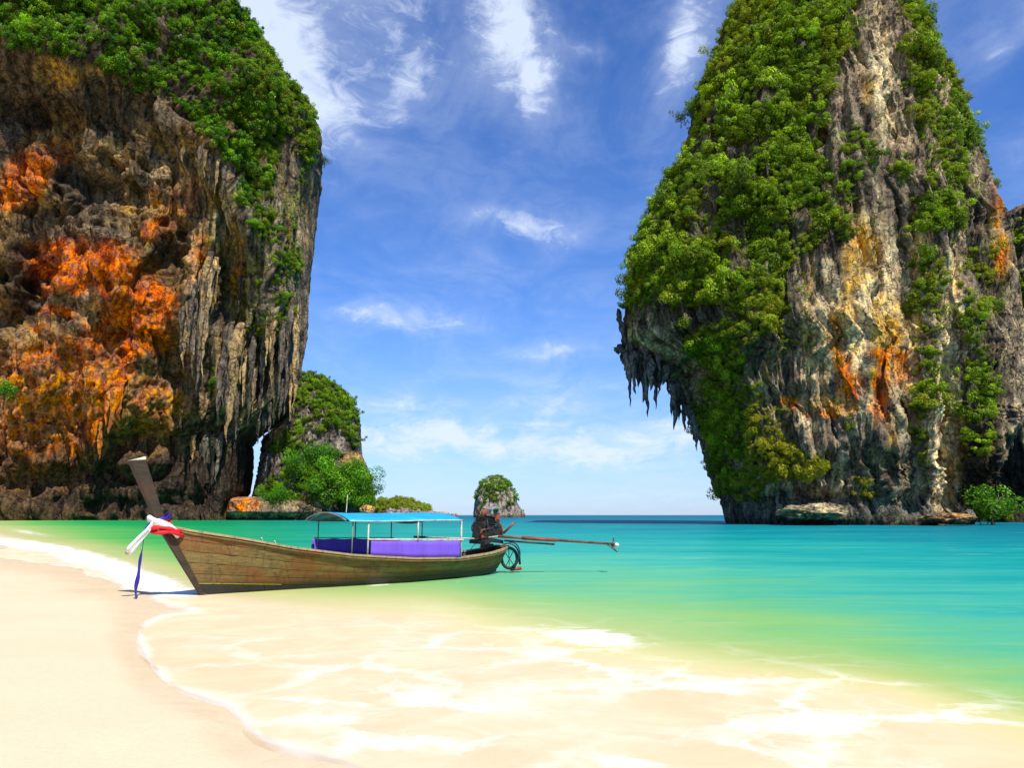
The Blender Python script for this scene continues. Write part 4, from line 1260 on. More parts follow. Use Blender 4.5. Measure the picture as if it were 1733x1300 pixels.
I_, islet, PI_, gI, hI = small_rock('sea_rock', 262.0, [(520, 630), (505, 640), (492, 680), (480, 705), (462, 725), (443, 742), (438, 780), (431, 815), (425, 840), (430, 880), (430, 890)],
                                    [(530, 630), (560, 652), (596, 684), (610, 715), (611, 745), (613, 772), (622, 790), (629, 810), (633, 850), (634, 880), (634, 890)],
                                    24, 24, lambda h: np.interp(h, [0, .04, .1, .3, .45, .6, 1], [.80, .78, 1.0, 1.0, .72, .66, .35]), 300, 260, 501, 2.2, 4.5, tint_islet, M_rock_far, (400, 700), 'wooded rock stack standing just beyond the left cliff', closed_top=.1)
Ib, base_rock, PB_, gB, hB = small_rock('wave_cut_ledge', 240.0, [(392, 842), (385, 856), (382, 870), (386, 882), (386, 890)], [(470, 842), (520, 848), (548, 862), (548, 882), (548, 890)], 10, 8,
                                        lambda h: np.interp(h, [0, .3, .5, 1], [.75, .7, 1.0, .8]), 260, 60, 571, 1.0, 3.0,
                                        lambda P_, g_, h_: mixc(mixc(np.tile(np.array([.30, .22, .13]), (len(P_), 1)) * (0.9 + .6 * fbm(P_, (4, 4, 4), 4, 573))[:, None], ORANGE, blobs(g_, h_, [(412, 855, 26, 12, 0, 1.0)]) * .9), np.array([.07, .035, .018]), 1 - sstep(.4, 1.0, P_[:, 2] + .4 * fbm(P_, (3, 3, 3), 2, 5))),
                                        M_rock_far, (300, 700), 'low undercut rock ledge at the foot of the wooded rock stack', closed_top=.5)
dens = blobs(gI, hI, [(560, 670, 60, 30, 20, 1), (540, 690, 30, 40, 0, .9), (590, 710, 26, 20, 10, .9), (520, 660, 20, 26, 0, 1), (500, 760, 36, 30, 0, .7), (560, 770, 20, 10, 0, .5), (600, 830, 40, 40, 0, .9), (520, 820, 60, 30, 0, .9), (470, 830, 26, 20, 0, .8), (510, 720, 12, 40, 0, .6), (600, 745, 20, 20, 0, .25)], .3)
dens = dens * ((I_.frontness.ravel() > 0) | (I_.hn.ravel() > .8)) * (PI_[:, 2] > 4)
n = 620
idx, pp, rt = plant_points(I_, dens, n, 2.0, 25)
sz = rng.uniform(1.2, 2.4, n)
veg_i = scatter('rock_foliage', pp, rt, np.stack([sz, sz, sz * .9], -1), .3 * rng.random(n), SRC_L)
tag(veg_i, 'green shrubs covering the rock stack beyond the left cliff', 'foliage', kind='stuff')


def tree(px, py, D, rw, label, seed, group=None, mats=M_leaf_bright, nl=6500, leaf=0.034, h=None):
    """a tree whose crown is centred at a picture position, standing on a trunk"""
    c = W(px, py, D)
    rad = rw * D / F
    root = empty('broadleaf_tree', (float(c[0]), float(c[1]), float(c[2] - rad * 1.15)))
    cr = bush_mesh('crown', seed, nl, leaf, mats, flat=0.85, lobes=16)
    cr.parent = root
    cr.location = (0, 0, rad * 1.15)
    cr.scale = (rad * 1.15,) * 3
    tr = MB()
    tr.tube([(0, 0.3, -rad * .35), (0.03 * rad, 0, rad * .3), (-0.05 * rad, 0, rad * .7), (0.05 * rad, 0, rad * 1.1)], [rad * .07, rad * .055, rad * .045, rad * .03], 7)
    for k in range(4):
        a = k * 1.7 + seed
        tr.tube([(0, 0, rad * .6), (math.cos(a) * rad * .3, math.sin(a) * rad * .3, rad * .95), (math.cos(a) * rad * .6, math.sin(a) * rad * .6, rad * 1.25)], [rad * .035, rad * .022, rad * .012], 5)
    tr.build('trunk', M_bark, root, smooth=True)
    tag(root, label, 'tree', group)
    return root


tree(560, 815, 236, 46, 'largest bright green tree low on the rock stack, above the boat canopy', 901)
tree(540, 770, 240, 34, 'bright green tree halfway up the rock stack under its bare rock band', 902)
tree(500, 790, 238, 30, 'rounded green tree on the rock stack right of the sea arch gap', 903)
tree(465, 838, 234, 26, 'low bright shrubby tree over the orange ledge by the sea arch', 904)
tree(605, 820, 240, 34, 'deep green tree at the right end of the rock stack', 905)
tree(590, 793, 242, 24, 'small green tree on the right shoulder of the rock stack', 906)
tree(612, 845, 240, 22, 'lowest green tree at the seaward foot of the rock stack', 907)
tree(1674, 846, 122, 44, 'lone bright green tree in the dark recess at the right cliff foot', 908, nl=3200, leaf=.045)
tree(8, 658, 176, 24, 'small bright green bush growing on the orange cliff at the left edge', 909, nl=1500, leaf=.06)
tree(549, 272, 236, 9, 'tiny dark tree leaning out from the top edge of the left cliff', 910, mats=M_leaf_l, nl=500, leaf=.09)
tree(1152, 196, 139, 15, 'small tree jutting from the upper left edge of the right tower', 911, mats=M_leaf, nl=700, leaf=.07)


# ---- low headland and small far island
def tint_low(P_, gg, hh_):
    t_ = np.tile(np.array([.30, .25, .20]), (len(P_), 1)) * (0.9 + .6 * fbm(P_, (6, 6, 5), 4, 651))[:, None]
    return mixc(t_, DARK, (1 - sstep(.8, 2.2, P_[:, 2])) * .8)


H_, head, PH_, gH, hH = small_rock('low_headland', 390.0, [(645, 846), (636, 855), (630, 876), (630, 882)], [(680, 842), (712, 856), (735, 866), (768, 872), (774, 877), (774, 882)], 26, 20,
                                   lambda h: np.interp(h, [0, .5, 1], [1.0, .9, .6]), 220, 60, 601, 1.3, 4.0, tint_low, M_rock_far, (500, 900), 'low rocky point with yellow-green scrub left of the far island', closed_top=.5)
dens = blobs(gH, hH, [(665, 848, 34, 10, 5, 1), (700, 856, 26, 8, 5, 1), (650, 856, 20, 8, 0, .9), (720, 860, 14, 5, 0, .7)], .3) * (H_.frontness.ravel() > -1)
dens += .0001
n = 230
idx, pp, rt = plant_points(H_, dens, n, 2.0, 35)
sz = rng.uniform(1.6, 3.2, n)
veg_h = scatter('scrub', pp, rt, np.stack([sz, sz, sz * .8], -1), .35 + .4 * rng.random(n), SRC_B)
tag(veg_h, 'yellow-green scrub on the low rocky point', 'foliage', kind='stuff')

S_, stack, PS_, gS, hS = small_rock('far_island', 520.0, [(830, 806), (815, 818), (807, 835), (803, 850), (801, 868), (801, 880)], [(845, 806), (862, 818), (872, 838), (875, 850), (882, 862), (889, 870), (889, 880)], 16, 16,
                                    lambda h: np.interp(h, [0, .5, 1], [1.0, .9, .6]), 200, 130, 621, 1.9, 5.0, tint_low, M_rock_far, (700, 1000), 'small steep rock island with a green top on the horizon behind the boat engine', closed_top=.2)
dens = blobs(gS, hS, [(838, 822, 26, 16, 0, 1), (825, 838, 20, 10, 0, .8), (866, 840, 10, 14, 0, .5), (850, 852, 14, 10, 0, .35), (815, 850, 10, 10, 0, .2)], .3) * 1.0
dens += .0001
n = 300
idx, pp, rt = plant_points(S_, dens, n, 2.0, 45)
sz = rng.uniform(1.4, 2.9, n)
veg_s = scatter('island_foliage', pp, rt, np.stack([sz, sz, sz * .8], -1), .25 * rng.random(n), SRC_B)
tag(veg_s, 'green shrubs on the small far island', 'foliage', kind='stuff')


def boulder(px, py, D, rx, rz, label, tc_, seed, name='boulder', cat='boulder'):
    n1_, n2_ = 72, 36
    c = W(px, py, D)
    a = np.linspace(0, 2 * np.pi, n1_, endpoint=False)
    b = np.linspace(-1.5, 1.5, n2_)
    Aa, Bb = np.meshgrid(a, b)
    sx_, szz = rx * D / F, rz * D / F
    dirs = np.stack([np.cos(Aa) * np.cos(Bb), np.sin(Aa) * np.cos(Bb), np.sin(Bb)], -1).reshape(-1, 3)
    k = 1 + .34 * fbm(dirs + seed, (.6, .6, .4), 4, seed) + .22 * fbm(dirs + seed, (.22, .22, .2), 3, seed + 1, .6, 'billow')
    V_ = dirs * k[:, None] * np.array([sx_, sx_ * .7, szz])
    i, j = np.meshgrid(np.arange(n2_ - 1), np.arange(n1_), indexing='ij')
    Q_ = np.stack([i * n1_ + j, i * n1_ + (j + 1) % n1_, (i + 1) * n1_ + (j + 1) % n1_, (i + 1) * n1_ + j], -1).reshape(-1, 4)
    tn = np.tile(np.array(tc_), (len(V_), 1)) * (.9 + .5 * fbm(dirs, (.4, .4, .2), 3, seed))[:, None]
    o = mesh_np(name, V_, Q_, M_rock, attrs={'tint': ('FLOAT_COLOR', np.clip(tn, .01, .9))})
    o.location = c
    tag(o, label, cat)
    return o


boulder(1602, 878, 116, 42, 9, 'flat reddish brown rock in the water below the pale rock column', (.40, .22, .10), 71)
boulder(1372, 868, 119, 52, 12, 'pale lumpy rock ledge at the waterline of the right tower', (.42, .34, .20), 72)
boulder(1640, 872, 118, 9, 8, 'small round grey rock beside the flat reddish rock', (.22, .20, .16), 75)
boulder(745, 871, 380, 16, 4, 'smooth pinkish boulder on the tip of the low rocky point', (.42, .30, .24), 73)
boulder(765, 874, 376, 10, 4, 'outermost boulder at the very tip of the low point', (.30, .22, .17), 74)
boulder(680, 866, 372, 24, 6, 'broad grey-brown boulder under the scrub of the low point', (.40, .30, .24), 76)
boulder(722, 868, 376, 14, 4, 'middle boulder in the row along the low point', (.36, .28, .22), 77)
boulder(622, 864, 236, 13, 8, 'ochre boulder at the right foot of the wooded rock stack', (.50, .30, .12), 78)

#BOATBEGIN
# ------------------------------------------------------------------ long wooden boat drawn up at the water's edge
def wood(name, col, **kw):
    m_, t_ = new_mat(name)
    oc_ = t_.n('ShaderNodeTexCoord').outputs['Object']
    rnd = t_.n('ShaderNodeObjectInfo').outputs['Random']
    gr_ = t_.noise(t_.mapping(oc_, (1.2, 9, 16)), 2.2, 8, 0.7, 0.4)
    st_ = t_.noise(t_.mapping(oc_, (0.7, 1, 1.6)), 1.3, 6, 0.6)
    fn_ = t_.noise(t_.mapping(oc_, (4, 20, 30)), 4, 4, 0.6)
    drip = t_.noise(t_.mapping(oc_, (6, 6, 0.7)), 1.6, 5, 0.65)
    a_ = t_.mix(t_.mr(gr_, 0.3, 0.7), tuple(c * .55 for c in col), tuple(min(1, c * 1.45) for c in col))
    a_ = t_.mix(t_.mr(rnd, 0.3, 1, 0, kw.get('vary', 0.6), smooth=False), a_, (0.24, 0.185, 0.055))
    a_ = t_.mix(t_.mr(st_, 0.46, 0.58, 0, 0.85), a_, kw.get('stain', (0.30, 0.13, 0.035)))
    a_ = t_.mix(t_.mr(drip, 0.50, 0.66, 0, 0.45), a_, (0.05, 0.04, 0.022))
    a_ = t_.mix(t_.mr(fn_, 0.33, 0.43, 0.25, 0.0), a_, (0.03, 0.022, 0.015))
    if kw.get('low', True):
        zz_ = t_.n('ShaderNodeSeparateXYZ', {0: oc_}).outputs[2]
        lowz = t_.mr(t_.m('ADD', zz_, t_.m('MULTIPLY', t_.m('SUBTRACT', st_, .5), .3)), 0.08, 0.34, 0.9, 0.0)
        a_ = t_.mix(lowz, a_, (0.028, 0.024, 0.016))
    bs_ = t_.n('ShaderNodeBsdfPrincipled', {'Base Color': a_, 'Roughness': 0.72})
    bs_.inputs['Specular IOR Level'].default_value = 0.3
    bp_ = t_.n('ShaderNodeBump', {'Strength': 0.5, 'Distance': 0.02, 'Height': t_.m('ADD', gr_, fn_)})
    t_.t.links.new(bp_.outputs[0], bs_.inputs['Normal'])
    t_.n('ShaderNodeOutputMaterial', {0: bs_.outputs[0]})
    return m_


M_plank = wood('weathered_plank', (0.17, 0.115, 0.034), stain=(0.20, 0.08, 0.02))
M_post = wood('prow_wood', (0.036, 0.028, 0.017), low=False, stain=(0.07, 0.035, 0.02), vary=0.0)
M_keelw = simple('tarred_wood', (0.022, 0.020, 0.017), 0.7, scale=4)
M_rail = wood('sun_bleached_rail', (0.46, 0.34, 0.21), low=False, stain=(0.38, 0.26, 0.14))
M_inner = simple('inside_planks', (0.07, 0.05, 0.035), 0.85, scale=3, stretch=(.4, 3, 3))
M_endgrain = simple('cut_wood', (0.62, 0.52, 0.44), 0.8, scale=9)
M_yellow = simple('yellow_line_paint', (0.36, 0.30, 0.04), 0.6, dirt=(0.1, .08, .03))
M_roofc = simple('blue_tarpaulin', (0.008, 0.33, 0.62), 0.5, var=.15, scale=1.4, stretch=(1, 3, 1), bump=.5, dirt=(0.05, .45, .66))
M_roofu = simple('tarpaulin_lining', (0.10, 0.20, 0.19), 0.7)
M_navy = simple('navy_cloth', (0.015, 0.03, 0.10), 0.8)
M_purple = simple('purple_cloth', (0.17, 0.075, 0.56), 0.75, var=.12, scale=1.2, stretch=(2, 1, .4), bump=.8)
M_pole = simple('pale_painted_pole', (0.47, 0.45, 0.36), 0.5, var=.2, scale=5, dirt=(.35, .16, .07))
M_pole_d = simple('grey_pole', (0.20, 0.19, 0.18), 0.6, scale=5)
M_pinkrail = simple('cream_painted_bar', (0.66, 0.52, 0.42), 0.6, dirt=(.40, .25, .15))
M_rust = simple('rusted_iron', (0.17, 0.06, 0.03), 0.8, metal=.2, var=.5, scale=9, dirt=(.05, .03, .02))
M_redp = simple('red_paint', (0.24, 0.05, 0.028), 0.5, var=.3, scale=9, dirt=(.14, .05, .03))
M_engine = simple('oily_engine_iron', (0.035, 0.030, 0.026), 0.5, metal=.5, var=.5, scale=14, dirt=(.16, .07, .03))
M_steel = simple('dull_steel', (0.42, 0.43, 0.42), 0.4, metal=.6)
M_black = simple('black_rubber', (0.015, 0.016, 0.018), 0.6)
M_blackblue = simple('blue_black_hose', (0.02, 0.04, 0.06), 0.45)
M_whitec = simple('white_cloth', (0.78, 0.76, 0.74), 0.85, var=.08, scale=9, stretch=(4, 4, .6), bump=.7)
M_whited = simple('grey_soiled_cloth', (0.34, 0.31, 0.27), 0.9)
M_redc = simple('red_cloth', (0.66, 0.012, 0.02), 0.7, var=.2, scale=12, bump=.6)
M_bluec = simple('blue_satin', (0.022, 0.012, 0.25), 0.45, var=.3, scale=6, stretch=(1, 1, .3), bump=.5)
M_float = simple('white_plastic', (0.80, 0.74, 0.62), 0.45)

boat = empty('longtail_boat', (-6.3, 15.5, 0.0), R(45.4))
tag(boat, 'long wooden boat with raised prow, blue canopy and purple side cloths on the shore', 'boat')
BL = 8.55


def gun(s_):
    return float(np.interp(s_, [-.95, -.3, .66, 1.64, 3.05, 4.76, 6.3, 7.6, 8.2, 8.6], [1.42, 1.27, 1.10, .90, .70, .56, .51, .58, .65, .74]))


def beam(s_):
    return float(np.interp(s_, [-.95, -.6, 0, .66, 1.64, 3.05, 4.76, 6.3, 7.4, 8.2, 8.55], [.05, .12, .28, .45, .66, .83, .87, .80, .66, .44, .26]))


def keel(s_):
    return float(np.interp(s_, [0, 1, 3, 5, 7, 8, 8.55], [-.03, -.06, -.12, -.14, -.10, .02, .16]))


def stem_s(z):
    return -0.672 * max(z, -.05)


def hull_pt(u, v, side, off=0.0):
    """u along 0..1, v up 0..1"""
    zb = 0.0
    s_ = u * BL
    for _ in range(4):
        z = keel(max(s_, 0)) + (gun(s_) - keel(max(s_, 0))) * v
        s_ = stem_s(z) + (BL - 0.35 * (1 - v) - stem_s(z)) * u
    z = keel(max(s_, 0)) + (gun(s_) - keel(max(s_, 0))) * v
    b_ = beam(s_ + 0.67 * (gun(s_) - z) * (1 - u) ** 3)
    flat_ = 0.42 * min(1, max(0, (s_ + 0.2) / 3.0)) * (1 - max(0, (s_ - 7.2) / 1.4) * .6)
    y = b_ * (flat_ + (1 - flat_) * v ** 0.8) if v > 0 else b_ * flat_
    y = y * (0.04 + 0.96 * min(1, u * 9)) if u < .11 else y
    return Vector((s_, side * (y + off), z))


cuts = [0, .09, .22, .38, .60, .80, .93, 1.0]
for side in (-1, 1):
    vb = [0.0, .20, .36, .53, .70, .86, 1.0]
    for k in range(6):
        off_ = rng.uniform(-.04, .04)
        joints = [0.0] + sorted([min(.96, max(.05, a + off_ + rng.uniform(-.025, .025) + (0.08 if k % 2 else 0))) for a in ([.12, .27, .45, .64, .84] if side < 0 else [.3, .62])]) + [1.0]
        for a, b in zip(joints[:-1], joints[1:]):
            if b - a < .02:
                continue
            nseg = max(3, int((b - a) * 26))
            lift = rng.uniform(-.002, .003)
            grid = []
            va_, vb_ = vb[k] + .0035, vb[k + 1] - .0035
            for vv in (va_, (va_ + vb_) / 2, vb_):
                grid.append([hull_pt(a + .0004 + (b - a - .0008) * i / nseg, vv, side, lift + (0.004 if vv == (va_ + vb_) / 2 else 0)) for i in range(nseg + 1)])
            mb = MB().sheet(grid, thick=lambda p, side=side: Vector((0, -side * .022, 0)))
            mb.build('plank', M_keelw if k == 0 else M_plank, boat)
# lining just inside the planks, floor and ribs
mb = MB()
for side in (-1, 1):
    mb.sheet([[hull_pt(i / 40, v, side, -.028) for i in range(41)] for v in (0, .2, .4, .6, .8, .985)])
mb.sheet([[Vector((hull_pt(i / 40, .16, sd_, -.03))) for i in range(41)] for sd_ in (-1, 1)])
mb.sheet([[hull_pt(i / 40, 0.0, sd_, -.0) for i in range(41)] for sd_ in (-1, 1)])
mb.build('hull_lining', M_inner, boat)
for k in range(9):
    u = .12 + k * .09
    for side in (-1, 1):
        MB().tube([hull_pt(u, v, side, -.05) for v in (.12, .35, .6, .8, .97)], .022, 5).build('rib', M_inner, boat)
# keel, yellow line
mb = MB().tube([Vector((s_, 0, keel(s_) - .02)) for s_ in np.linspace(-.02, 8.3, 20)], .045, 6)
mb.build('keel', M_keelw, boat, smooth=True)
mb = MB().sheet([[hull_pt(u, v, -1, .006) for u in np.linspace(.008, .20, 12)] for v in (.202, .216)], thick=lambda p: Vector((0, .006, 0)))
mb.build('painted_line', M_yellow, boat)
# gunwale rails: a broad capping and a rubbing strake below it
for side in (-1, 1):
    us = np.linspace(.0, 1, 44)
    def rp(u, oy, oz, side=side):
        p = hull_pt(u, 1.0, side, 0)
        sc_ = min(1, u * 12 + .35)
        return Vector((p.x, side * (abs(p.y) + oy * sc_), p.z + oz))
    g1 = [[rp(u, .045, -.012) for u in us], [rp(u, .045, .03) for u in us], [rp(u, -.075, .036) for u in us], [rp(u, -.075, -.006) for u in us]]
    mb = MB().sheet(g1)
    nc = len(us)
    mb.sheet([g1[3], g1[0]])
    mb.add([g1[0][-1], g1[1][-1], g1[2][-1], g1[3][-1]], [(0, 1, 2, 3)])
    mb.build('gunwale', M_rail, boat, bevel=.004)
    mb = MB().tube([rp(u, .022, -.055) for u in us], .018, 6)
    mb.build('rubbing_strake', M_plank, boat, smooth=True)
# stern: transom board and upturned stern rail
mb = MB().sheet([[hull_pt(1, v, -1, -.01) for v in (0, .25, .5, .75, 1)], [hull_pt(1, v, 1, -.01) for v in (0, .25, .5, .75, 1)]], thick=(-.03, 0, 0))
mb.build('transom', M_plank, boat)
mb = MB()
mb.sheet([[Vector((8.60, -.30, .71)), Vector((8.60, 0, .76)), Vector((8.60, .30, .71))], [Vector((8.32, -.40, .70)), Vector((8.32, 0, .73)), Vector((8.32, .40, .70))]], thick=(0, 0, .03))
mb.build('stern_board', M_rail, boat, bevel=.004)
# stem: timber from the foot to the wrapped neck, then the tall prow post
def stem_tim(z0, z1, w0, w1, d0, d1, top=None, name='stem', mat=M_post, lean=0.0, nseg=6):
    pts = []
    for i in range(nseg + 1):
        f = i / nseg
        z = z0 + (z1 - z0) * f
        s_ = -.672 * z if z < 1.4 else -.672 * 1.4 - (z - 1.4) * .50
        w_ = w0 + (w1 - w0) * f
        d_ = d0 + (d1 - d0) * f
        pts.append([Vector((s_ - .03, -w_, z)), Vector((s_ - .03, w_, z)), Vector((s_ + d_, w_ * .9, z + .03 * f)), Vector((s_ + d_ * 1.05, 0, z + .035 * f)), Vector((s_ + d_, -w_ * .9, z + .03 * f))])
    mb_ = MB()
    vs = [p for r_ in pts for p in r_]
    n5 = 5
    fs = [(i * n5 + j, i * n5 + (j + 1) % n5, (i + 1) * n5 + (j + 1) % n5, (i + 1) * n5 + j) for i in range(nseg) for j in range(n5)] + [(4, 3, 2, 1, 0)] + [tuple(nseg * n5 + j for j in range(n5))]
    mb_.add(vs, fs)
    return mb_.build(name, mat, boat, bevel=.006), pts[-1]


stem_tim(-.04, 1.44, .045, .068, .06, .15)
post, toppts = stem_tim(1.44, 2.63, .070, .108, .14, .24, name='prow_post')
mb = MB()
tp = [p + Vector((0, 0, .012)) for p in toppts]
lift = [Vector((0, 0, 0)), Vector((0, 0, 0)), Vector((0, 0, .05)), Vector((0, 0, .06)), Vector((0, 0, .05))]
tp2 = [p + l for p, l in zip(tp, lift)]
mb.add([*tp, *tp2], [(0, 1, 2, 3, 4)[::-1], (5, 6, 7, 8, 9)] + [(j, (j + 1) % 5, 5 + (j + 1) % 5, 5 + j) for j in range(5)])
mb.build('post_top', M_endgrain, boat)
# small foredeck behind the stem
mb = MB()
g_ = [[], []]
for s_ in np.linspace(-.7, .9, 9):
    g_[0].append(Vector((s_, -(beam(s_) - .05), gun(s_) - .03)))
    g_[1].append(Vector((s_, (beam(s_) - .05), gun(s_) - .03)))
mb.sheet(g_, thick=(0, 0, -.03))
mb.build('foredeck', M_plank, boat)
# thwarts
for s_ in (1.7, 2.5, 3.6, 4.5, 5.4, 6.2, 7.2):
    b_ = beam(s_) - .06
    MB().box((s_, 0, gun(s_) - .10), (.2, 2 * b_, .03)).build('thwart', M_inner, boat)
# mooring sticks poking above the rail
MB().tube([(1.12, -.35, .95), (1.02, -.42, 1.13)], .012, 6).build('peg', M_float, boat)
MB().tube([(1.42, -.40, .88), (1.30, -.46, 1.06)], .012, 6).build('peg', M_float, boat)

# canopy
can = empty('canopy')
can.parent = boat
s0, s1 = 2.78, 6.26


def roof_z(y, s_):
    return 1.475 + .175 * (1 - (y / .88) ** 2) - .012 * math.sin((s_ - s0) * 1.6) - 0.015 * (s_ - s0) / 3.5


ys = np.linspace(-.88, .88, 15)
xs_ = np.linspace(s0 + .1, s1, 18)
grid = [[Vector((s_, y, roof_z(y, s_) + .012 * math.sin(s_ * 7 + y * 3) * .5)) for s_ in xs_] for y in ys]
mb = MB().sheet(grid, thick=(0, 0, .012))
mb.build('canopy_sheet', M_roofc, boat, smooth=True)
grid = [[Vector((s_, y, roof_z(y, s_) - .008)) for s_ in (s0 + .12, s1 - .02)] for y in ys]
MB().sheet(grid).build('canopy_lining', M_roofu, boat)
for s_ in (s0, 4.1, 5.25, s1):
    mb = MB().tube([(s_, y, roof_z(y, s_) + (.004 if s_ == s0 else -.02)) for y in ys], .018 if s_ == s0 else .012, 6)
    mb.build('roof_hoop', M_pole_d, boat, smooth=True)
for y in (-.88, .88):
    MB().tube([(s_, y, roof_z(y, s_) - .004) for s_ in xs_], .016, 6).build('eave_bar', M_pole if y < 0 else M_pole_d, boat, smooth=True)
mb = MB().sheet([[Vector((s_, -.80, roof_z(-.80, s_) - .02)) for s_ in np.linspace(4.0, 5.3, 12)],
                 [Vector((s_, -.78, roof_z(-.8, s_) - .02 - .085 * math.sin((s_ - 4.0) / 1.3 * math.pi))) for s_ in np.linspace(4.0, 5.3, 12)]], thick=(0, .02, 0))
mb.build('rolled_curtain', M_navy, boat)
bpy.data.objects.remove(can)
for (s_, y, mm, r_) in ((3.42, -.83, M_pole, .020), (4.85, -.85, M_pole, .020), (6.30, -.80, M_pole, .022), (3.10, .80, M_pole_d, .016), (4.2, .86, M_pole_d, .016), (5.3, .84, M_pole_d, .016), (6.3, .80, M_pole_d, .016), (3.02, -.79, M_pole_d, .014)):
    zb = gun(s_) - .02 if s_ != 4.85 else .98
    MB().tube([(s_, y, zb), (s_, y * 1.01, roof_z(y, s_) - .01)], r_, 7).build('canopy_post', mm, boat, smooth=True)
# side cloths
def cloth(sa, sb, y, ztop_a, ztop_b, mat):
    n_c = 30
    rows = []
    for f in (0, .25, .5, .75, 1):
        row = []
        for i in range(n_c + 1):
            s_ = sa + (sb - sa) * i / n_c
            zt = ztop_a + (ztop_b - ztop_a) * i / n_c - .025 * abs(math.sin(i / n_c * math.pi * 4)) * (1 - f)
            zb_ = gun(s_) + .03
            row.append(Vector((s_, y + .012 * math.sin(s_ * 9) * f, zt + (zb_ - zt) * f)))
        rows.append(row)
    return MB().sheet(rows, thick=(0, .008, 0)).build('side_cloth', mat, boat, smooth=True)


cloth(3.50, 6.24, -.845, 1.035, .965, M_purple)
cloth(2.98, 5.35, .84, 1.05, 1.0, M_purple)
MB().tube([(3.40, -.85, 1.05), (6.34, -.84, .975)], .020, 6).build('side_bar', M_pinkrail, boat)
MB().tube([(2.95, .85, 1.06), (5.4, .85, 1.01)], .012, 6).build('side_bar', M_pole_d, boat)
MB().tube([(3.36, .02, 1.66), (3.38, .02, 2.08)], .011, 6).build('antenna', M_pole, boat)
MB().box((2.98, .82, .86), (.05, .05, .10)).build('latch_box', M_navy, boat)

# engine on its pivot at the stern, with tiller and long propeller shaft
BX, BY, BZ = 7.98, 0.0, 0.80
eng = empty('engine', (BX, BY, BZ))
eng.parent = boat
eng.scale = (1.35, 1.2, 1.08)


def part(mbx, name, mat, smooth=False, bevel=0.0):
    return mbx.build(name, mat, eng, smooth=smooth, bevel=bevel)


mb = MB()
mb.box((0.02, 0, .34), (.42, .30, .26))
mb.box((-.06, .02, .58), (.30, .26, .26))
mb.box((.16, -.05, .52), (.12, .22, .22))
mb.tube([(-.30, 0, .34), (.30, 0, .34)], .13, 14)
mb.tube([(-.18, -.16, .50), (-.18, .16, .50)], .10, 12)
part(mb, 'engine_block', M_engine, bevel=.008)
mb = MB()
for k in range(7):
    mb.box((-.06, .02, .47 + k * .035), (.36, .32, .012))
part(mb, 'cooling_fins', M_engine)
mb = MB().tube([(-.08, 0, .66), (-.08, 0, .80), (-.05, 0, .90)], [.10, .085, .05], 12)
part(mb, 'air_cleaner', M_rust, smooth=True)
mb = MB().sheet([[Vector((.02, -.13, .87)), Vector((.12, -.14, .93)), Vector((.27, -.13, .90))], [Vector((.02, .13, .87)), Vector((.12, .14, .93)), Vector((.27, .13, .90))]], thick=(0, 0, .03))
mb.box((.06, 0, .82), (.05, .2, .12))
part(mb, 'engine_cover', M_steel, bevel=.004)
mb = MB()
mb.box((.17, -.10, .66), (.14, .12, .16))
mb.tube([(.20, -.10, .60), (.30, -.12, .46), (.36, -.10, .30)], .03, 8)
part(mb, 'fuel_tank', M_redp, bevel=.01)
mb = MB().tube([(-.34 + .12 * math.cos(a), -.03, .42 + .15 * math.sin(a)) for a in np.linspace(0, 2 * math.pi, 17)], .014, 6, caps=False)
part(mb, 'pulley_guard', M_black, smooth=True)
mb = MB()
for k in range(7):
    a = k * .9
    p0 = Vector((-.2 + .5 * rng.random(), -.18 + .06 * rng.random(), .25 + .3 * rng.random()))
    p1 = Vector((-.25 + .55 * rng.random(), -.20, .35 + .35 * rng.random()))
    pm = (p0 + p1) / 2 + Vector((0, -.08, -.05))
    mb.tube([p0, pm, p1], .011, 5)
part(mb, 'hose', M_blackblue, smooth=True)
mb = MB().tube([(-.20, .03, .75), (-.24, .03, .95)], .022, 7)
part(mb, 'exhaust', M_rust, smooth=True)
part(MB().tube([(-.02, -.14, .40), (-.28, -.15, .36), (-.33, -.15, .24)], .028, 7), 'water_pipe', M_rust, smooth=True)
part(MB().box((-.20, .02, .40), (.16, .30, .30)).box((-.22, 0, .22), (.26, .2, .1)), 'radiator', M_engine, bevel=.01)
part(MB().tube([(.22, .02, .30), (.36, .02, .26), (.42, 0, .2)], [.13, .10, .05], 12), 'gearbox', M_engine, smooth=True)
part(MB().tube([(-.16, -.12, .74), (.06, -.15, .70), (.16, -.12, .78)], .035, 8), 'manifold', M_engine, smooth=True)
mb = MB()
mb.box((0, 0, .18), (.62, .14, .05))
mb.box((-.02, -.1, .20), (.50, .05, .07))
part(mb, 'engine_bed', M_redp, bevel=.005)
mb = MB().tube([(0, 0, -.15), (0, 0, .17)], .05, 10)
mb.box((0, 0, -.04), (.16, .26, .10))
mb.tube([(-.30, -.1, -.12), (-.20, -.1, .16)], .012, 5)
mb.tube([(-.42, .05, -.12), (-.16, .05, .16)], .012, 5)
part(mb, 'pivot', M_engine, bevel=.004)
mb = MB().sheet([[Vector((-.25, -.22, .0)), Vector((0, -.24, .06)), Vector((.3, -.2, .0))], [Vector((-.3, .25, .02)), Vector((0, .2, .09)), Vector((.35, .2, .02))]], thick=(0, 0, .09))
part(mb, 'rubber_mat', M_black)

inv = boat.matrix_world  # identity until evaluated: build the transform by hand
MBT = Matrix.Translation((-6.3, 15.5, 0)) @ Matrix.Rotation(R(45.4), 4, 'Z')
MI = (MBT @ Matrix.Translation((BX, BY, BZ)) @ Matrix.Diagonal((1.35, 1.2, 1.08, 1))).inverted()


def Wl(px, py, D):
    return MI @ Vector(W(px, py, D))


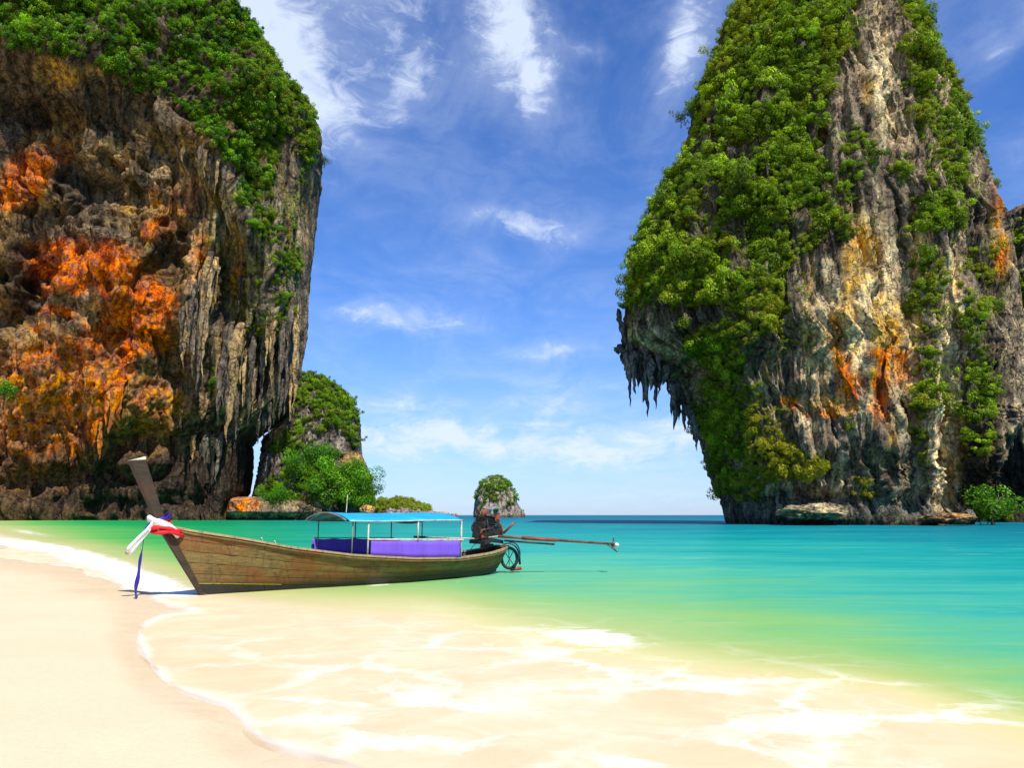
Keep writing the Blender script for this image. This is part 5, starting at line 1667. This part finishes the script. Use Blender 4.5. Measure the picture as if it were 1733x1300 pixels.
hub_ = MBT @ Vector((BX, BY, BZ))
a0 = Wl(843, 908, hub_.y - .05)
tip = Wl(1040, 921, 21.55)
fr2 = lambda f: a0.lerp(tip, f)
part(MB().tube([fr2(0), fr2(.30)], .035, 8).tube([fr2(.20), fr2(.50)], .048, 8), 'shaft_housing', M_redp, smooth=True)
part(MB().tube([fr2(.3), fr2(.7), fr2(1.0)], [.038, .032, .030], 8), 'propeller_shaft', M_rust, smooth=True)
part(MB().tube([fr2(0.05) + Vector((0, 0, -.10)), fr2(.48) + Vector((0, 0, -.11))], .028, 6), 'lower_strut', M_engine, smooth=True)
mb = MB()
mb.tube([fr2(.93) + Vector((0, 0, -.01)), fr2(1.02) + Vector((0, 0, -.20))], .014, 6)
mb.tube([fr2(.98) + Vector((0, 0, -.04)), fr2(1.02) + Vector((0, 0, -.20)), fr2(1.035) + Vector((0, 0, -.18))], .010, 6)
part(mb, 'skeg', M_rust, smooth=True)
for k in range(3):
    a = k * 2.094 + .5
    ax = (tip - a0).normalized()
    u_ = ax.cross(Vector((0, 0, 1))).normalized()
    v_ = ax.cross(u_)
    rd = u_ * math.cos(a) + v_ * math.sin(a)
    tg_ = ax.cross(rd)
    c0 = fr2(.985)
    blade = [c0 + rd * .02 - tg_ * .02, c0 + rd * .08 - tg_ * .055 + ax * .02, c0 + rd * .15 - tg_ * .02 + ax * .02, c0 + rd * .15 + tg_ * .02 - ax * .02, c0 + rd * .08 + tg_ * .055 - ax * .02, c0 + rd * .02 + tg_ * .02]
    part(MB().add([*blade, *[p + ax * .012 for p in blade]], [(0, 1, 2, 3, 4, 5), (11, 10, 9, 8, 7, 6)] + [(j, (j + 1) % 6, 6 + (j + 1) % 6, 6 + j) for j in range(6)]), 'blade', M_rust)
mb = MB()
n_r = 8
fc = fr2(1.02) + Vector((0, 0, -.02))
rings = [[fc + Vector((math.cos(a) * .055 * math.sin(b), math.sin(a) * .055 * math.sin(b), .05 * math.cos(b))) for a in np.linspace(0, 2 * math.pi, 11)] for b in np.linspace(.05, 3.09, 8)]
part(mb.sheet(rings), 'propeller_cap', M_float, smooth=True)
th = Wl(700, 909, 20.5)
t0 = Wl(805, 912, 20.9)
part(MB().tube([th, th.lerp(t0, .18)], .026, 7), 'tiller_grip', M_black, smooth=True)
part(MB().tube([th.lerp(t0, .18), t0, a0], .018, 7), 'tiller', M_pole, smooth=True)
l0, l1 = Wl(852, 903, 20.8), Wl(870, 885, 20.7)
part(MB().tube([l0, l1], .028, 7), 'lift_handle', M_redp, smooth=True)

# tyre fender with cord lashings and hoops at the stern
ty = empty('fender', (8.62, -.12, .42))
ty.parent = boat
tw = Wl(865, 945, 21.3)
def hoop(cx, cy, D_, rx, ry, rad, name, mat, parent=boat, a0_=0, a1_=2 * math.pi, n_h=25):
    mb_ = MB()
    MI2 = MBT.inverted()
    pts = [MI2 @ Vector(W(cx + rx * math.cos(a), cy - ry * math.sin(a), D_)) for a in np.linspace(a0_, a1_, n_h)]
    mb_.tube(pts, rad, 7, caps=(a1_ - a0_ < 6))
    return mb_.build(name, mat, parent, smooth=True)


bpy.data.objects.remove(ty)
hoop(862, 945, 21.55, 13, 17, .045, 'tyre_fender', M_black)
hoop(860, 940, 21.45, 18, 20, .022, 'cable_loop', M_blackblue, a0_=-1.2, a1_=2.2)
hoop(866, 938, 21.7, 14, 20, .02, 'cable_loop', M_blackblue, a0_=-1.4, a1_=1.9)
MI2 = MBT.inverted()
mb = MB()
for (a, b, c, d_) in ((855, 936, 869, 956), (868, 934, 857, 957), (861, 930, 862, 958)):
    mb.tube([MI2 @ Vector(W(a, b, 21.5)), MI2 @ Vector(W(c, d_, 21.5))], .012, 5)
mb.build('cord_lashing', M_blackblue, boat)
mb = MB().tube([MI2 @ Vector(W(879, 942, 21.7)), MI2 @ Vector(W(880, 956, 21.7))], .03, 6)
mb.build('small_float', M_black, boat)
mb = MB().tube([MI2 @ Vector(W(864, 964, 21.6)), MI2 @ Vector(W(882, 962, 21.7))], .05, 8)
mb.build('rudder_foot', M_redp, boat, smooth=True)

# cloths tied round the neck of the prow
def BW(p):
    return MBT @ Vector(p)


def neck(z, dy=0.0, grow=0.0):
    s_ = -.672 * z if z < 1.4 else -.672 * 1.4 - (z - 1.4) * .5
    return s_


def wrap(z0, z1, mat, rad, name, label, cat, tilt=0.25, turns=3, thick=.035):
    mb_ = MB()
    for k in range(turns):
        zc_ = z0 + (z1 - z0) * k / max(1, turns - 1)
        pts = []
        for i in range(25):
            a = i / 24 * 2 * math.pi
            sx_, yy_ = math.cos(a) * rad * 1.35, math.sin(a) * rad
            z = zc_ - sx_ * tilt + .02 * math.sin(a * 3 + k)
            pts.append(BW((neck(zc_) + .07 + sx_, yy_, z)))
        mb_.tube(pts, [thick * (1 + .25 * math.sin(i * 1.7 + k * 2)) for i in range(25)], 8, caps=False)
    o_ = mb_.build(name, mat, None, smooth=True)
    tag(o_, label, cat)
    return o_


wrap(1.32, 1.43, M_whitec, .18, 'cloth_sash', 'thick white cloth sash knotted round the neck of the boat prow', 'sash', tilt=.5, turns=7, thick=.040)
wrap(1.25, 1.33, M_redc, .215, 'cloth_sash', 'red cloth band tied below the white sash on the prow', 'sash', tilt=.12, turns=2, thick=.036)
wrap(1.50, 1.53, M_bluec, .13, 'blue_band', 'narrow blue band tied round the prow above the white sash', 'ribbon', tilt=-.5, turns=2, thick=.02)
wrap(1.44, 1.48, M_redc, .14, 'red_band', 'short red band between the blue band and the white sash', 'ribbon', tilt=.1, turns=2, thick=.022)
nd = BW((neck(1.5) - .07, -.07, 1.47))
pts = [nd, Vector(W(250, 897, nd.y - .08)), Vector(W(232, 915, nd.y - .12)), Vector(W(219, 929, nd.y - .14)), Vector(W(215, 935, nd.y - .14))]
o = MB().tube(pts, [.028, .042, .058, .074, .05], 10, flat=.7).tube([p + Vector((.05 * k / 4, .03, -.035 * k / 4)) for k, p in enumerate(pts)], [.024, .036, .052, .066, .045], 10, flat=.8).tube([p + Vector((.02 * k / 4, -.05, .03 * k / 4)) for k, p in enumerate(pts)], [.02, .03, .04, .05, .03], 8, flat=.7).build('hanging_cloth', M_whitec, None, smooth=True)
tag(o, 'bunched white cloth end hanging out to the left from the prow', 'cloth')
o2 = MB().tube([pts[-1] - Vector((0, 0, .0)), Vector(W(214, 938, nd.y - .14))], [.05, .03], 8).build('soiled_tip', M_whited, o)
pts = [nd + Vector((0, .02, 0)), Vector(W(252, 885, nd.y - .02)), Vector(W(244, 905, nd.y - .03)), Vector(W(239, 935, nd.y - .03)), Vector(W(235, 965, nd.y - .03)), Vector(W(231, 992, nd.y - .03)), Vector(W(229, 1016, nd.y - .03))]
mb = MB()
wd = [.018, .02, .018, .026, .030, .034, .036]
fine = [pts[0].lerp(pts[0], 0)]
fw = [wd[0]]
for a_, b_, wa, wb in zip(pts[:-1], pts[1:], wd[:-1], wd[1:]):
    for k in (1, 2, 3, 4):
        fine.append(a_.lerp(b_, k / 4))
        fw.append(wa + (wb - wa) * k / 4)
tw = [0.9 * math.sin(i * .45) for i in range(len(fine))]
cr = [[], [], []]
for i, (p, w_) in enumerate(zip(fine, fw)):
    q = p + Vector((.012 * math.sin(i * .8), .02 * math.sin(i * .6), 0))
    dv = Vector((math.cos(tw[i]), math.sin(tw[i]), 0)) * w_ * (1 + .3 * math.sin(i * 1.1))
    cr[0].append(q - dv)
    cr[1].append(q + Vector((0, -.014, 0)))
    cr[2].append(q + dv)
mb.sheet(cr, thick=(0, .006, 0))
o = mb.build('blue_ribbon', M_bluec, None, smooth=True)
tag(o, 'long dark blue ribbon hanging from the prow down toward the sand', 'ribbon')
#BOATEND
